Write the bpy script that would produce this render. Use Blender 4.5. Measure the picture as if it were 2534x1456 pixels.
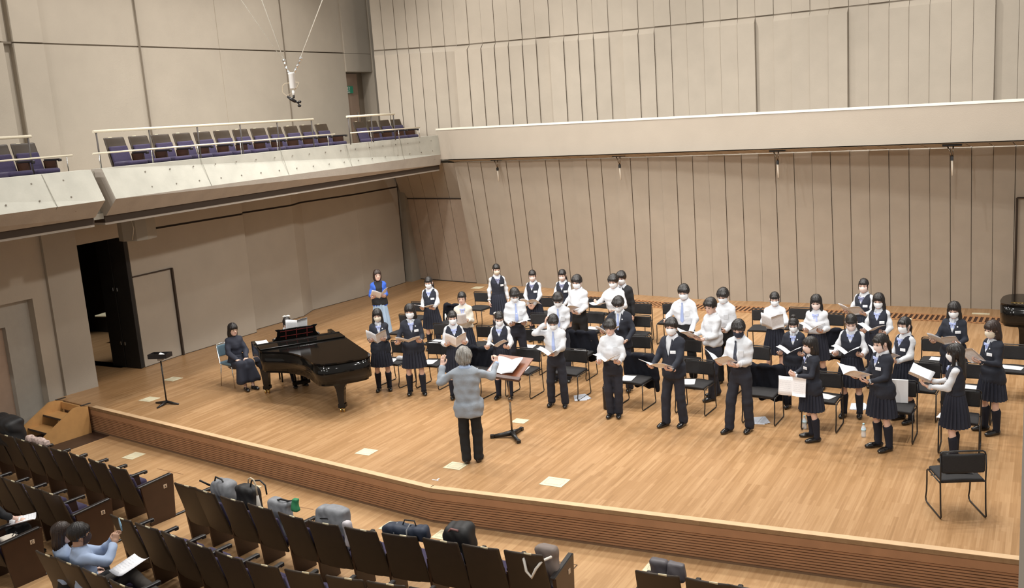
import bpy, math, random
import numpy as np
from mathutils import Matrix, Vector
for _o in list(bpy.data.objects): bpy.data.objects.remove(_o)
SC = bpy.context.scene
COL = SC.collection
# ------------------------------------------------------------------ camera (measured from the hall's own lines)
IMW, IMH, FPX, CAMZ = 2534, 1456, 2357.0, 4.85
_d = np.array([2160.-IMW/2, -(13265.-IMH/2), -FPX]); _up = -_d/np.linalg.norm(_d)
_fw = np.array([0, 0, -1.]); _fh = _fw-_up*_fw.dot(_up); _fh /= np.linalg.norm(_fh); _rt = np.cross(_fh, _up)
_Y = math.cos(math.radians(30))*_fh+math.sin(math.radians(30))*_rt
RM = np.array([np.cross(_Y, _up), _Y, _up]); CC = np.array([0, 0, CAMZ])
cam = bpy.data.cameras.new('camera'); camo = bpy.data.objects.new('camera', cam); COL.objects.link(camo)
cam.lens = FPX/IMW*36; cam.sensor_width = 36; cam.clip_end = 200
camo.matrix_world = Matrix([list(RM[0])+[0], list(RM[1])+[0], list(RM[2])+[CAMZ], [0, 0, 0, 1]])
SC.camera = camo
# ------------------------------------------------------------------ light and exposure
SC.view_settings.view_transform = 'Standard'; SC.view_settings.look = 'None'
SC.view_settings.gamma = 1; SC.view_settings.use_curve_mapping = False
SC.view_settings.exposure = 0.0
w = bpy.data.worlds.new('world'); SC.world = w; w.use_nodes = True
w.node_tree.nodes['Background'].inputs[0].default_value = (1.0, 0.95, 0.88, 1)
w.node_tree.nodes['Background'].inputs[1].default_value = 0.40

def spot(name, x, y, z, tx, ty, tz, power, size=70, r=0.16, blend=.5, col=(1, .965, .915)):
    l = bpy.data.lights.new(name, 'SPOT'); l.energy = power; l.spot_size = math.radians(size); l.spot_blend = blend
    l.shadow_soft_size = r; l.color = col
    o = bpy.data.objects.new(name, l); COL.objects.link(o); o.location = (x, y, z)
    o.rotation_euler = Vector((tx-x, ty-y, tz-z)).to_track_quat('-Z', 'Y').to_euler(); return o

for _x in (-15.3, -12.2, -9.1, -6.0, -2.9, .2):
    for _y, _p in ((12.4, 640), (15.6, 640), (18.6, 540)):
        spot('stage_downlight', _x, _y, 10.6, _x*.97-.2, _y+.3, 0, _p, 118, .09, .7)
for _i, (_y, _z, _p, _n) in enumerate(((-3.0, 8.2, 1150, 4), (3.0, 9.4, 1000, 5), (9.5, 10.4, 800, 5))):
    for _k in range(_n):
        _x = -15.0+_k*14.0/(_n-1)
        spot('front_spotlight', _x, _y, _z, _x*.95-.6, 21.0, 1.6+.3*_i, _p, 58, .10, .8)
for _x in (-13, -8.8, -4.6, -.4):
    spot('wall_washer', _x, 19.2, 10.8, _x, 25.3, 4.6, 1000, 75, .3, .9)
for _y in (12.0, 15.5, 19):
    spot('side_wall_washer', -9.0, _y, 10.2, -17.6, _y, 4.2, 260, 80, .3, .9)
    spot('side_wall_spotlight', -3.0, _y-1, 8.4, -17.3, _y, 1.4, 900, 46, .2, .9)  # added fill without a known fixture, brightens the lower left wall from the right
for _x, _y in ((-12, 6.5), (-7.5, 5.5), (-3, 6.5)):
    spot('house_downlight', _x, _y, 9.0, _x, _y+1.5, -.5, 480, 100, .25, .8)

# ------------------------------------------------------------------ pixel -> place helpers
def ray(x, y):
    v = RM@np.array([x-IMW/2, -(y-IMH/2), -FPX]); return v/np.linalg.norm(v)
def P(x, y, z=0.):
    v = ray(x, y); return CC+v*((z-CAMZ)/v[2])
def V(x, y, A, B):
    A = np.array(A[:2], float); B = np.array(B[:2], float); n = np.array([-(B-A)[1], (B-A)[0]]); v = ray(x, y)
    return CC+v*(n.dot(A)/n.dot(v[:2]))
def VX(x, y, x0): return V(x, y, (x0, 0), (x0, 1))
def DP(x, y, D):
    v = ray(x, y); return CC+v*(D/(v@(RM@_fh)))
RIGHT = RM@_rt
def jit(a, s=1): return a*(random.random()*2-1)*s
random.seed(7)

# ------------------------------------------------------------------ materials
MATS = {}
def mat(name, col, rough=.6, metal=0, noise=0, nscale=8, bump=0, bscale=60, spec=.5, alpha=None, trans=0, coat=0, emit=None, sheen=0, sss=0):
    if name in MATS: return MATS[name]
    m = bpy.data.materials.new(name); m.use_nodes = True; nt = m.node_tree; b = nt.nodes['Principled BSDF']
    c = tuple(col)+(1,)
    b.inputs['Base Color'].default_value = c; b.inputs['Roughness'].default_value = rough; b.inputs['Metallic'].default_value = metal
    b.inputs['Specular IOR Level'].default_value = spec
    if coat: b.inputs['Coat Weight'].default_value = coat; b.inputs['Coat Roughness'].default_value = .03
    if trans: b.inputs['Transmission Weight'].default_value = trans; b.inputs['IOR'].default_value = 1.33
    if sheen: b.inputs['Sheen Weight'].default_value = sheen
    if alpha is not None: b.inputs['Alpha'].default_value = alpha
    if sss: b.inputs['Subsurface Weight'].default_value = sss; b.inputs['Subsurface Radius'].default_value = (.01, .004, .002)
    if emit: b.inputs['Emission Color'].default_value = tuple(emit[:3])+(1,); b.inputs['Emission Strength'].default_value = emit[3]
    if noise or bump:
        tc = nt.nodes.new('ShaderNodeTexCoord')
    if noise:
        n = nt.nodes.new('ShaderNodeTexNoise'); n.inputs['Scale'].default_value = nscale; n.inputs['Detail'].default_value = 6
        nt.links.new(tc.outputs['Object'], n.inputs['Vector'])
        mr = nt.nodes.new('ShaderNodeMapRange'); mr.inputs[1].default_value = .25; mr.inputs[2].default_value = .75
        mr.inputs[3].default_value = 1-noise; mr.inputs[4].default_value = 1+noise
        nt.links.new(n.outputs[0], mr.inputs[0])
        hs = nt.nodes.new('ShaderNodeVectorMath'); hs.operation = 'SCALE'; hs.inputs[0].default_value = c[:3]
        nt.links.new(mr.outputs[0], hs.inputs[3]); nt.links.new(hs.outputs[0], b.inputs['Base Color'])
    if bump:
        n2 = nt.nodes.new('ShaderNodeTexNoise'); n2.inputs['Scale'].default_value = bscale; n2.inputs['Detail'].default_value = 4
        nt.links.new(tc.outputs['Object'], n2.inputs['Vector'])
        bp = nt.nodes.new('ShaderNodeBump'); bp.inputs['Strength'].default_value = bump; bp.inputs['Distance'].default_value = .01
        nt.links.new(n2.outputs[0], bp.inputs['Height']); nt.links.new(bp.outputs[0], b.inputs['Normal'])
    MATS[name] = m; return m

def wood_boards(name, c1, c2, c3, w=1.1, h=.055, rough=.33, ang=90):
    m = bpy.data.materials.new(name); m.use_nodes = True; nt = m.node_tree; b = nt.nodes['Principled BSDF']; L = nt.links
    tc = nt.nodes.new('ShaderNodeTexCoord'); mp = nt.nodes.new('ShaderNodeMapping'); mp.inputs['Rotation'].default_value = (0, 0, math.radians(ang))
    L.new(tc.outputs['Object'], mp.inputs[0])
    def brick(w_, h_, off, mort=0.0):
        t = nt.nodes.new('ShaderNodeTexBrick'); t.inputs['Scale'].default_value = 1; t.inputs['Brick Width'].default_value = w_; t.inputs['Row Height'].default_value = h_
        t.inputs['Mortar Size'].default_value = mort; t.offset = off; t.offset_frequency = 2; t.inputs['Color1'].default_value = (0, 0, 0, 1); t.inputs['Color2'].default_value = (1, 1, 1, 1)
        t.inputs['Mortar'].default_value = (.5, .5, .5, 1); t.inputs['Bias'].default_value = 0; L.new(mp.outputs[0], t.inputs[0]); return t
    t1 = brick(w, h, .37); t2 = brick(w*.61, h*.5, .63)
    ramp = nt.nodes.new('ShaderNodeValToRGB'); r = ramp.color_ramp; r.elements[0].color = tuple(c1)+(1,); r.elements[1].color = tuple(c3)+(1,)
    e = r.elements.new(.55); e.color = tuple(c2)+(1,); r.elements[0].position = .0; r.elements[2].position = 1
    mp2 = nt.nodes.new('ShaderNodeMapping'); mp2.inputs['Scale'].default_value = (1.2, 55, 1); L.new(mp.outputs[0], mp2.inputs[0])
    n = nt.nodes.new('ShaderNodeTexNoise'); n.inputs['Scale'].default_value = 1.0; n.inputs['Detail'].default_value = 5; L.new(mp2.outputs[0], n.inputs[0])
    n3 = nt.nodes.new('ShaderNodeTexNoise'); n3.inputs['Scale'].default_value = .55; n3.inputs['Detail'].default_value = 3; L.new(tc.outputs['Object'], n3.inputs[0])
    a = nt.nodes.new('ShaderNodeMath'); a.operation = 'MULTIPLY_ADD'; L.new(t1.outputs[0], a.inputs[0]); a.inputs[1].default_value = .42
    a2 = nt.nodes.new('ShaderNodeMath'); a2.operation = 'MULTIPLY_ADD'; L.new(t2.outputs[0], a2.inputs[0]); a2.inputs[1].default_value = .34
    a3 = nt.nodes.new('ShaderNodeMath'); a3.operation = 'MULTIPLY_ADD'; L.new(n.outputs[0], a3.inputs[0]); a3.inputs[1].default_value = .9; a3.inputs[2].default_value = -.36
    a4 = nt.nodes.new('ShaderNodeMath'); a4.operation = 'MULTIPLY_ADD'; L.new(n3.outputs[0], a4.inputs[0]); a4.inputs[1].default_value = .3; L.new(a3.outputs[0], a4.inputs[2])
    L.new(a4.outputs[0], a2.inputs[2]); L.new(a2.outputs[0], a.inputs[2]); L.new(a.outputs[0], ramp.inputs[0]); L.new(ramp.outputs[0], b.inputs['Base Color'])
    b.inputs['Roughness'].default_value = rough; b.inputs['Specular IOR Level'].default_value = .35
    MATS[name] = m; return m

M_STAGE = wood_boards('stage_boards', (.30, .165, .070), (.40, .228, .105), (.50, .305, .155))
M_HALLF = wood_boards('hall_floor_boards', (.38, .22, .10), (.46, .275, .135), (.54, .34, .175))
M_WALL = mat('wall_plaster', (.43, .375, .305), .9, noise=.05, nscale=1.5, bump=.25, bscale=45)
M_WALL2 = mat('wall_plaster_brown', (.39, .345, .285), .9, noise=.05, nscale=1.5, bump=.25, bscale=45)
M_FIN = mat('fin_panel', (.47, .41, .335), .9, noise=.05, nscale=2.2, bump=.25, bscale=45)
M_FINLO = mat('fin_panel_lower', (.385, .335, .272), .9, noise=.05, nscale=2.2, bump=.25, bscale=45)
M_FASC = mat('balcony_fascia', (.385, .335, .275), .85, noise=.03, nscale=2, bump=.15, bscale=50)
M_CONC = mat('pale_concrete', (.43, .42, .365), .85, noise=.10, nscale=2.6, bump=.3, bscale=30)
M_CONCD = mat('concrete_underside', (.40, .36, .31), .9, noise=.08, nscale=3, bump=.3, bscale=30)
M_JOINT = mat('soft_joint', (.20, .165, .125), .9)
M_GROOVE = mat('dark_joint', (.05, .035, .025), .9)
M_BLACK = mat('black_paint', (.012, .011, .010), .7, noise=.2)
M_DARKF = mat('dark_brown_floor', (.055, .03, .02), .45, noise=.15)
M_TRIM = mat('stage_edge_wood', (.66, .45, .26), .45, noise=.1, nscale=5)
M_FRONT = mat('stage_front_wood', (.36, .19, .10), .5, noise=.12, nscale=4)
M_TAN = mat('step_wood', (.58, .32, .12), .45, noise=.12, nscale=5)
M_METAL = mat('steel', (.6, .6, .58), .3, 1)
M_CHROME = mat('chrome', (.8, .8, .78), .15, 1)
M_BRASS = mat('brass', (.75, .55, .22), .22, 1)
M_RAIL = mat('pale_rail', (.72, .66, .52), .4)
M_RAILD = mat('dark_rail_post', (.07, .06, .055), .5)
M_PIANO = mat('black_lacquer', (.006, .0055, .005), .09, spec=.32)
M_PIANOIN = mat('piano_inner_wood', (.12, .02, .018), .4)
M_BLKMET = mat('black_metal', (.014, .013, .013), .35)
M_SEATFAB = mat('black_chair_fabric', (.016, .015, .016), .8, noise=.2, nscale=60)
M_PURPLE = mat('purple_upholstery', (.036, .026, .068), .95, noise=.15, nscale=30, sheen=.12)
M_SHELL = mat('dark_brown_shell', (.038, .024, .013), .5, noise=.12, nscale=9)
M_ENDP = mat('end_panel_wood', (.045, .020, .010), .4, noise=.15, nscale=6)
M_BLKPL = mat('black_plastic', (.016, .014, .014), .35)
M_PLATE = mat('cream_plate', (.72, .66, .46), .5, noise=.05)
M_PAPER = mat('paper', (.82, .82, .83), .8)
M_GREEN = mat('exit_green', (.01, .16, .09), .5, emit=(.01, .2, .1, .25))
M_WHITE = mat('white', (.8, .8, .8), .6)
M_WBRIGHT = mat('white_enamel', (.85, .85, .83), .3)

# ------------------------------------------------------------------ mesh builder
class MB:
    def __init__(s): s.v = []; s.f = []; s.m = []; s.s = []
    def add(s, vs, fs, mat=0, smooth=False, M=None):
        b = len(s.v)
        if M is not None:
            vs = [tuple(M@Vector(v)) for v in vs]
        s.v += [tuple(map(float, v)) for v in vs]; s.f += [tuple(i+b for i in f) for f in fs]
        s.m += [mat]*len(fs); s.s += [smooth]*len(fs); return s
    def box(s, c, d, mat=0, bev=0, M=None, rz=0):
        hx, hy, hz = d[0]/2, d[1]/2, d[2]/2
        T = Matrix.Translation(Vector(c))@Matrix.Rotation(rz, 4, 'Z')
        if M is not None: T = M@T
        if bev <= 0:
            vs = [(x*hx, y*hy, z*hz) for x in (-1, 1) for y in (-1, 1) for z in (-1, 1)]
            fs = [(0, 1, 3, 2), (4, 6, 7, 5), (0, 4, 5, 1), (2, 3, 7, 6), (0, 2, 6, 4), (1, 5, 7, 3)]
            return s.add(vs, fs, mat, False, T)
        b = min(bev, hx*.9, hy*.9, hz*.9); vs = []; ix = {}
        for x in (-1, 1):
            for y in (-1, 1):
                for z in (-1, 1):
                    for a in range(3):
                        p = [x*(hx-b), y*(hy-b), z*(hz-b)]; p[a] = (x*hx, y*hy, z*hz)[a]; ix[(x, y, z, a)] = len(vs); vs.append(tuple(p))
        fs = []
        for a in range(3):
            for sg in (-1, 1):
                q = []
                for u, v_ in ((-1, -1), (1, -1), (1, 1), (-1, 1)):
                    k = [0, 0, 0]; k[a] = sg; k[(a+1) % 3] = u; k[(a+2) % 3] = v_; q.append(ix[tuple(k)+(a,)])
                fs.append(tuple(q if sg > 0 else q[::-1]))
        for a in range(3):
            u, v_ = (a+1) % 3, (a+2) % 3
            for su in (-1, 1):
                for sv in (-1, 1):
                    k0 = [0, 0, 0]; k1 = [0, 0, 0]; k0[a] = -1; k1[a] = 1; k0[u] = k1[u] = su; k0[v_] = k1[v_] = sv
                    q = [ix[tuple(k0)+(u,)], ix[tuple(k1)+(u,)], ix[tuple(k1)+(v_,)], ix[tuple(k0)+(v_,)]]
                    fs.append(tuple(q if su*sv < 0 else q[::-1]))
        for x in (-1, 1):
            for y in (-1, 1):
                for z in (-1, 1):
                    q = (ix[(x, y, z, 0)], ix[(x, y, z, 1)], ix[(x, y, z, 2)]); fs.append(q if x*y*z > 0 else q[::-1])
        return s.add(vs, fs, mat, False, T)
    def tube(s, pts, r, n=8, mat=0, M=None, closed=False, smooth=True, ell=None):
        pts = [np.array(p, float) for p in pts]; N = len(pts); rs = r if hasattr(r, '__len__') else [r]*N
        vs = []; prev = None
        for i in range(N):
            a = pts[(i-1) % N] if (closed or i > 0) else pts[i]; b = pts[(i+1) % N] if (closed or i < N-1) else pts[i]
            t = b-a; t = t/(np.linalg.norm(t)+1e-12)
            if prev is None:
                u = np.cross(t, (0, 0, 1)) if abs(t[2]) < .9 else np.cross(t, (0, 1, 0))
            else: u = prev-t*prev.dot(t)
            u /= np.linalg.norm(u)+1e-12; prev = u; w_ = np.cross(t, u)
            for k in range(n):
                an = 2*math.pi*k/n; vs.append(tuple(pts[i]+rs[i]*(math.cos(an)*u+math.sin(an)*w_)))
        fs = []
        for i in range(N if closed else N-1):
            j = (i+1) % N
            for k in range(n): fs.append((i*n+k, i*n+(k+1) % n, j*n+(k+1) % n, j*n+k))
        s.add(vs, fs, mat, smooth, M)
        if not closed:
            b = len(s.v)-N*n; s.f += [tuple(range(b+n-1, b-1, -1)), tuple(range(b+(N-1)*n, b+N*n))]; s.m += [mat]*2; s.s += [False]*2
        return s
    def lathe(s, prof, n=16, mat=0, M=None, smooth=True):
        vs = [(r*math.cos(2*math.pi*k/n), r*math.sin(2*math.pi*k/n), z) for r, z in prof for k in range(n)]
        fs = [(i*n+k, i*n+(k+1) % n, (i+1)*n+(k+1) % n, (i+1)*n+k) for i in range(len(prof)-1) for k in range(n)]
        s.add(vs, fs, mat, smooth, M); b = len(s.v)-len(vs)
        s.f += [tuple(range(b+n-1, b-1, -1)), tuple(range(b+(len(prof)-1)*n, b+len(prof)*n))]; s.m += [mat]*2; s.s += [False]*2
        return s
    def prism(s, poly, z0, z1, mat=0, M=None, smooth=False):
        n = len(poly); vs = [(x, y, z0) for x, y in poly]+[(x, y, z1) for x, y in poly]
        s.add(vs, [(i, (i+1) % n, n+(i+1) % n, n+i) for i in range(n)], mat, smooth, M); b = len(s.v)-2*n
        s.f += [tuple(range(b+n-1, b-1, -1)), tuple(range(b+n, b+2*n))]; s.m += [mat]*2; s.s += [False]*2
        return s
    def sphere(s, c, r, n=12, mat=0, M=None):
        r = r if hasattr(r, '__len__') else (r, r, r); vs = []; m_ = n//2
        for i in range(1, m_):
            th = math.pi*i/m_
            for k in range(n):
                ph = 2*math.pi*k/n; vs.append((c[0]+r[0]*math.sin(th)*math.cos(ph), c[1]+r[1]*math.sin(th)*math.sin(ph), c[2]-r[2]*math.cos(th)))
        vs += [(c[0], c[1], c[2]-r[2]), (c[0], c[1], c[2]+r[2])]; a, b = len(vs)-2, len(vs)-1; fs = []
        for i in range(m_-2):
            for k in range(n): fs.append((i*n+k, i*n+(k+1) % n, (i+1)*n+(k+1) % n, (i+1)*n+k))
        for k in range(n): fs.append((a, (k+1) % n, k)); fs.append((b, (m_-2)*n+k, (m_-2)*n+(k+1) % n))
        return s.add(vs, fs, mat, True, M)
    def slab(s, A, B, z0, z1, t, mat=0):
        """vertical board from plan point A to B, thickness t to its left side"""
        A = np.array(A[:2], float); B = np.array(B[:2], float); d = B-A; n = np.array([-d[1], d[0]])/np.linalg.norm(d)*t
        return s.prism([tuple(A), tuple(B), tuple(B+n), tuple(A+n)] if t > 0 else [tuple(A+n), tuple(B+n), tuple(B), tuple(A)], z0, z1, mat)
    def mesh(s, name, mats):
        me = bpy.data.meshes.new(name); me.from_pydata(s.v, [], s.f)
        for m in (mats if isinstance(mats, (list, tuple)) else [mats]): me.materials.append(m)
        me.polygons.foreach_set('material_index', s.m); me.polygons.foreach_set('use_smooth', s.s); me.update(); return me
    def build(s, name, mats, parent=None, loc=None, M=None):
        return link(name, s.mesh(name, mats), parent, loc, M)

def link(name, me, parent=None, loc=None, M=None):
    o = bpy.data.objects.new(name, me); COL.objects.link(o)
    if parent: o.parent = parent
    if M is not None: o.matrix_local = M
    elif loc is not None: o.location = loc
    return o
def tag(o, label=None, cat=None, group=None, kind=None):
    if label: o['label'] = label
    if cat: o['category'] = cat
    if group: o['group'] = group
    if kind: o['kind'] = kind
    return o
def empty(name, loc=(0, 0, 0), rz=0, sc=1.0, label=None, cat=None, group=None):
    o = bpy.data.objects.new(name, None); COL.objects.link(o); o.location = loc; o.rotation_euler = (0, 0, rz); o.scale = (sc,)*3
    o.empty_display_size = .1; return tag(o, label, cat, group)
def dup(o, loc=None, rz=None, label=None, group=None, parent=None, drop=()):
    c = o.copy(); COL.objects.link(c)
    if parent is not None: c.parent = parent
    if loc is not None: c.location = loc
    if rz is not None: c.rotation_euler = (0, 0, rz)
    if label: c['label'] = label
    if group: c['group'] = group
    for ch in [x for x in KIDS.get(o.name, ())]:
        if ch.name.split('.')[0] in drop: continue
        dup(ch, parent=c)
    return c
KIDS = {}
def reg(root):
    """remember a prototype's tree so that dup() can copy it"""
    KIDS.clear() if False else None
    for o in COL.objects:
        if o.parent is root and o not in KIDS.get(root.name, []):
            KIDS.setdefault(root.name, []).append(o); reg(o)
ORD = ['first', 'second', 'third', 'fourth', 'fifth', 'sixth', 'seventh', 'eighth', 'ninth', 'tenth', 'eleventh', 'twelfth', 'thirteenth', 'fourteenth', 'fifteenth']
def struct(name, mb, mats): return tag(mb.build(name, mats), kind='structure')

# ================================================================== THE SETTING
FZ = -.5          # hall floor; the stage top is z = 0
FRONT = [(-16.94, 11.19), (-15.68, 11.01), (-11.16, 10.39), (-7.19, 9.86), (-2.28, 10.19), (2.6, 10.52)]
WLX = -17.2
BACK = [(-17.4, 24.2), (-14.88, 23.77), (-12.33, 23.36), (-9.79, 22.94), (-8.5, 22.61), (-7.25, 22.46), (2.8, 22.56)]
mb = MB()
mb.prism([(x, y) for x, y in FRONT]+[(2.8, 23.2), (-14.8, 24.6), (-18.6, 24.9), (-18.6, 24.4), (-17.9, 24.3), (-17.9, 13.6), (-24.5, 13.6), (-24.5, 12.0), (-16.94, 12.0)], -.06, 0, 0)
stage_floor = struct('floor', mb, [M_STAGE])
# pale nosing strip along the stage front
mb = MB()
for a, b in zip(FRONT[1:-1], FRONT[2:]):
    A = np.array(a); B = np.array(b); d = (B-A)/np.linalg.norm(B-A); n = np.array([-d[1], d[0]])
    mb.prism([tuple(A), tuple(B), tuple(B+n*.10), tuple(A+n*.10)], -.05, .004, 0)
struct('trim_1', mb, [M_TRIM])
mb = MB()   # fascia board, dark slots between slats, kick board
for a, b in zip(FRONT[:-1], FRONT[1:]):
    A = np.array(a); B = np.array(b); d = (B-A)/np.linalg.norm(B-A); n = np.array([-d[1], d[0]])
    def lay(o0, o1, z0, z1, m): mb.prism([tuple(A+n*o0), tuple(B+n*o0), tuple(B+n*o1), tuple(A+n*o1)], z0, z1, m)
    lay(.06, .10, FZ, -.05, 1); lay(.0, .06, -.155, -.05, 0)
    zz = -.155
    for k in range(9):
        lay(.012, .06, zz-.034, zz-.011, 0); zz -= .034
    lay(.02, .06, FZ, zz-.008, 2)
struct('trim_2', mb, [M_FRONT, M_GROOVE, mat('kick_board', (.20, .12, .07), .6)])
mb = MB(); mb.prism([(-18.2, -1), (3.2, -1), (3.2, 10.7), (-7.2, 10.1), (-15.2, 11.0), (-15.25, 9.95), (-15.6, 8.0), (-18.2, 7.0)], FZ-.1, FZ, 0)
mb.prism([(-18.4, 6.9), (-15.6, 8.0), (-15.25, 9.95), (-15.2, 11.3), (-16.9, 11.5), (-18.4, 11.5)], FZ-.1, FZ+.002, 1)
struct('floor_hall', mb, [M_HALLF, M_DARKF])
mb = MB()      # hatch joint in the hall floor
for a, b in (((1415, 1415), (1429.6, 1399)), ((1429.6, 1399), (1330, 1381)), ((1372, 1453), (1415, 1415))):
    A = P(*a, FZ); B = P(*b, FZ); mb.slab(A, B, FZ, FZ+.002, .012)
struct('trim_3', mb, [M_GROOVE])
mb = MB()
for a, b in (((388, 1161), (453, 1175)), ((700, 1249), (775, 1262))):
    mb.slab(P(*a, FZ), P(*b, FZ), FZ, FZ+.002, .012)
struct('trim_4', mb, [mat('worn_joint', (.22, .11, .05), .6)])

# ---- left wall beside the stage (lower storey), with the dark door opening
ZJ = 2.93
LW = [(-17.15, 13.5), (-17.2, 14.57), (-17.1, 16.85), (-17.35, 17.1), (-17.2, 18.7), (-17.5, 19.4), (-17.26, 21.4), (-17.36, 23.55)]
mb = MB()
for a, b in zip(LW[:-1], LW[1:]):
    mb.slab(a, b, 0, ZJ, .35); mb.slab((a[0]-.05, a[1]), (b[0]-.05, b[1]), ZJ, ZJ+.045, .25, 1); mb.slab(a, b, ZJ+.045, 4.0, .35)
    mb.slab((a[0]+.004, a[1]), (b[0]+.004, b[1]), 0, .012, .02, 1)
mb.slab((-17.14, 14.56), (-17.14, 14.60), 0, 2.02, .09, 1)            # flush door joint
mb.slab((-17.137, 13.5), (-17.175, 14.57), 1.99, 2.02, .02, 1)
mb.box((-17.32, 24.0, 2.0), (.25, .62, 4.0), 2); mb.box((-17.95, 19.3, 2.0), (.3, 11.4, 4.0), 0)
struct('wall_left', mb, [M_WALL2, M_GROOVE, mat('corner_post', (.30, .27, .22), .9)])
mb = MB()
mb.prism([(-16.95, 11.41), (-16.86, 12.08), (-17.5, 12.25), (-17.6, 11.42)], FZ, 4.0)     # pier left of the opening
mb.prism([(-16.95, 12.0), (-17.15, 13.55), (-17.6, 13.55), (-17.5, 12.0)], 2.9, 4.0)      # wall above the opening
struct('wall_left_pier', mb, [M_WALL2]); 
mb = MB()      # black backstage lobby seen through the opening
mb.box((-21.2, 12.06, 1.9), (7.3, .1, 3.9)); mb.box((-21.3, 15.95, 1.9), (6.9, .1, 3.9)); mb.box((-24.7, 14, 1.9), (.1, 4.0, 3.9)); mb.box((-21, 14, 3.35), (7.4, 4.2, .1)); mb.box((-17.95, 14.8, 1.7), (.1, 2.6, 3.4))
struct('wall_lobby', mb, [M_BLACK])
e = empty('folded_door', (-17.6, 13.44, 0), 0, 1, 'tall black folded doors standing open at the left stage entrance', 'door')
mb = MB(); mb.box((.24, -.02, 1.43), (.44, .09, 2.84), 0, .004, None, math.radians(3)); mb.build('door_leaf', [M_BLACK], e)
mb = MB(); mb.box((-.23, -.03, 1.43), (.46, .07, 2.84), 0, .004, None, math.radians(-3)); mb.build('door_leaf', [M_BLACK], e)
for zz_ in (.55, 1.75):
    mb = MB(); mb.box((.07, -.085, zz_), (.05, .02, .08), 0, .004); mb.box((-.07, -.08, zz_), (.05, .02, .08), 0, .004); mb.build('hinge', [M_METAL], e)
e = empty('side_table', (-19.9, 15.2, 0), .2, 1, 'small pale table in the dark backstage lobby', 'table')
MB().box((0, 0, .72), (1.1, .6, .04), 0, .005).build('table_top', [M_PLATE], e); MB().box((0, 0, .36), (.08, .08, .72)).build('leg', [M_METAL], e)
mb = MB(); mb.box((-21.2, 14.6, -.02), (7.0, 2.6, .04)); struct('floor_lobby', mb, [M_HALLF])
spot('lobby_lamp', -20.4, 14.2, 3.1, -20.4, 14.4, 0, 130, 70, .1)
# ---- lower left wall beside the hall floor, recessed door
mb = MB()
XW = -17.0
mb.prism([(XW, 11.06), (XW-.02, 11.41), (XW-.5, 11.41), (XW-.5, 11.06)], FZ, 4.0)
mb.prism([(XW, 10.60), (XW, 11.06), (XW-.5, 11.06), (XW-.5, 10.6)], 2.04, 4.0)
mb.prism([(XW, 8.0), (XW, 10.60), (XW-.5, 10.60), (XW-.5, 8.0)], 2.04, 4.0)
mb.prism([(XW-.18, 10.54), (XW-.18, 11.06), (XW-.5, 11.06), (XW-.5, 10.54)], FZ, 2.04, 1)
mb.prism([(XW-.18, 8.0), (XW-.18, 10.54), (XW-.5, 10.54), (XW-.5, 8.0)], 1.58, 2.04, 1)
mb.prism([(XW-.18, 6.0), (XW-.18, 8.4), (XW-.5, 8.4), (XW-.5, 6.0)], FZ, 2.04, 1)
mb.prism([(XW, 6.0), (XW, 8.0), (XW-.5, 8.0), (XW-.5, 6.0)], 2.04, 4.0)
struct('wall_left_hall', mb, [M_WALL, mat('recess_plaster', (.40, .37, .32), .9, noise=.04, bump=.2, bscale=45)])
mb = MB(); mb.box((XW-.32, 9.45, .54), (.05, 2.2, 2.08)); struct('door_1', mb, [mat('tan_door', (.42, .30, .22), .7, noise=.05)])

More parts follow.
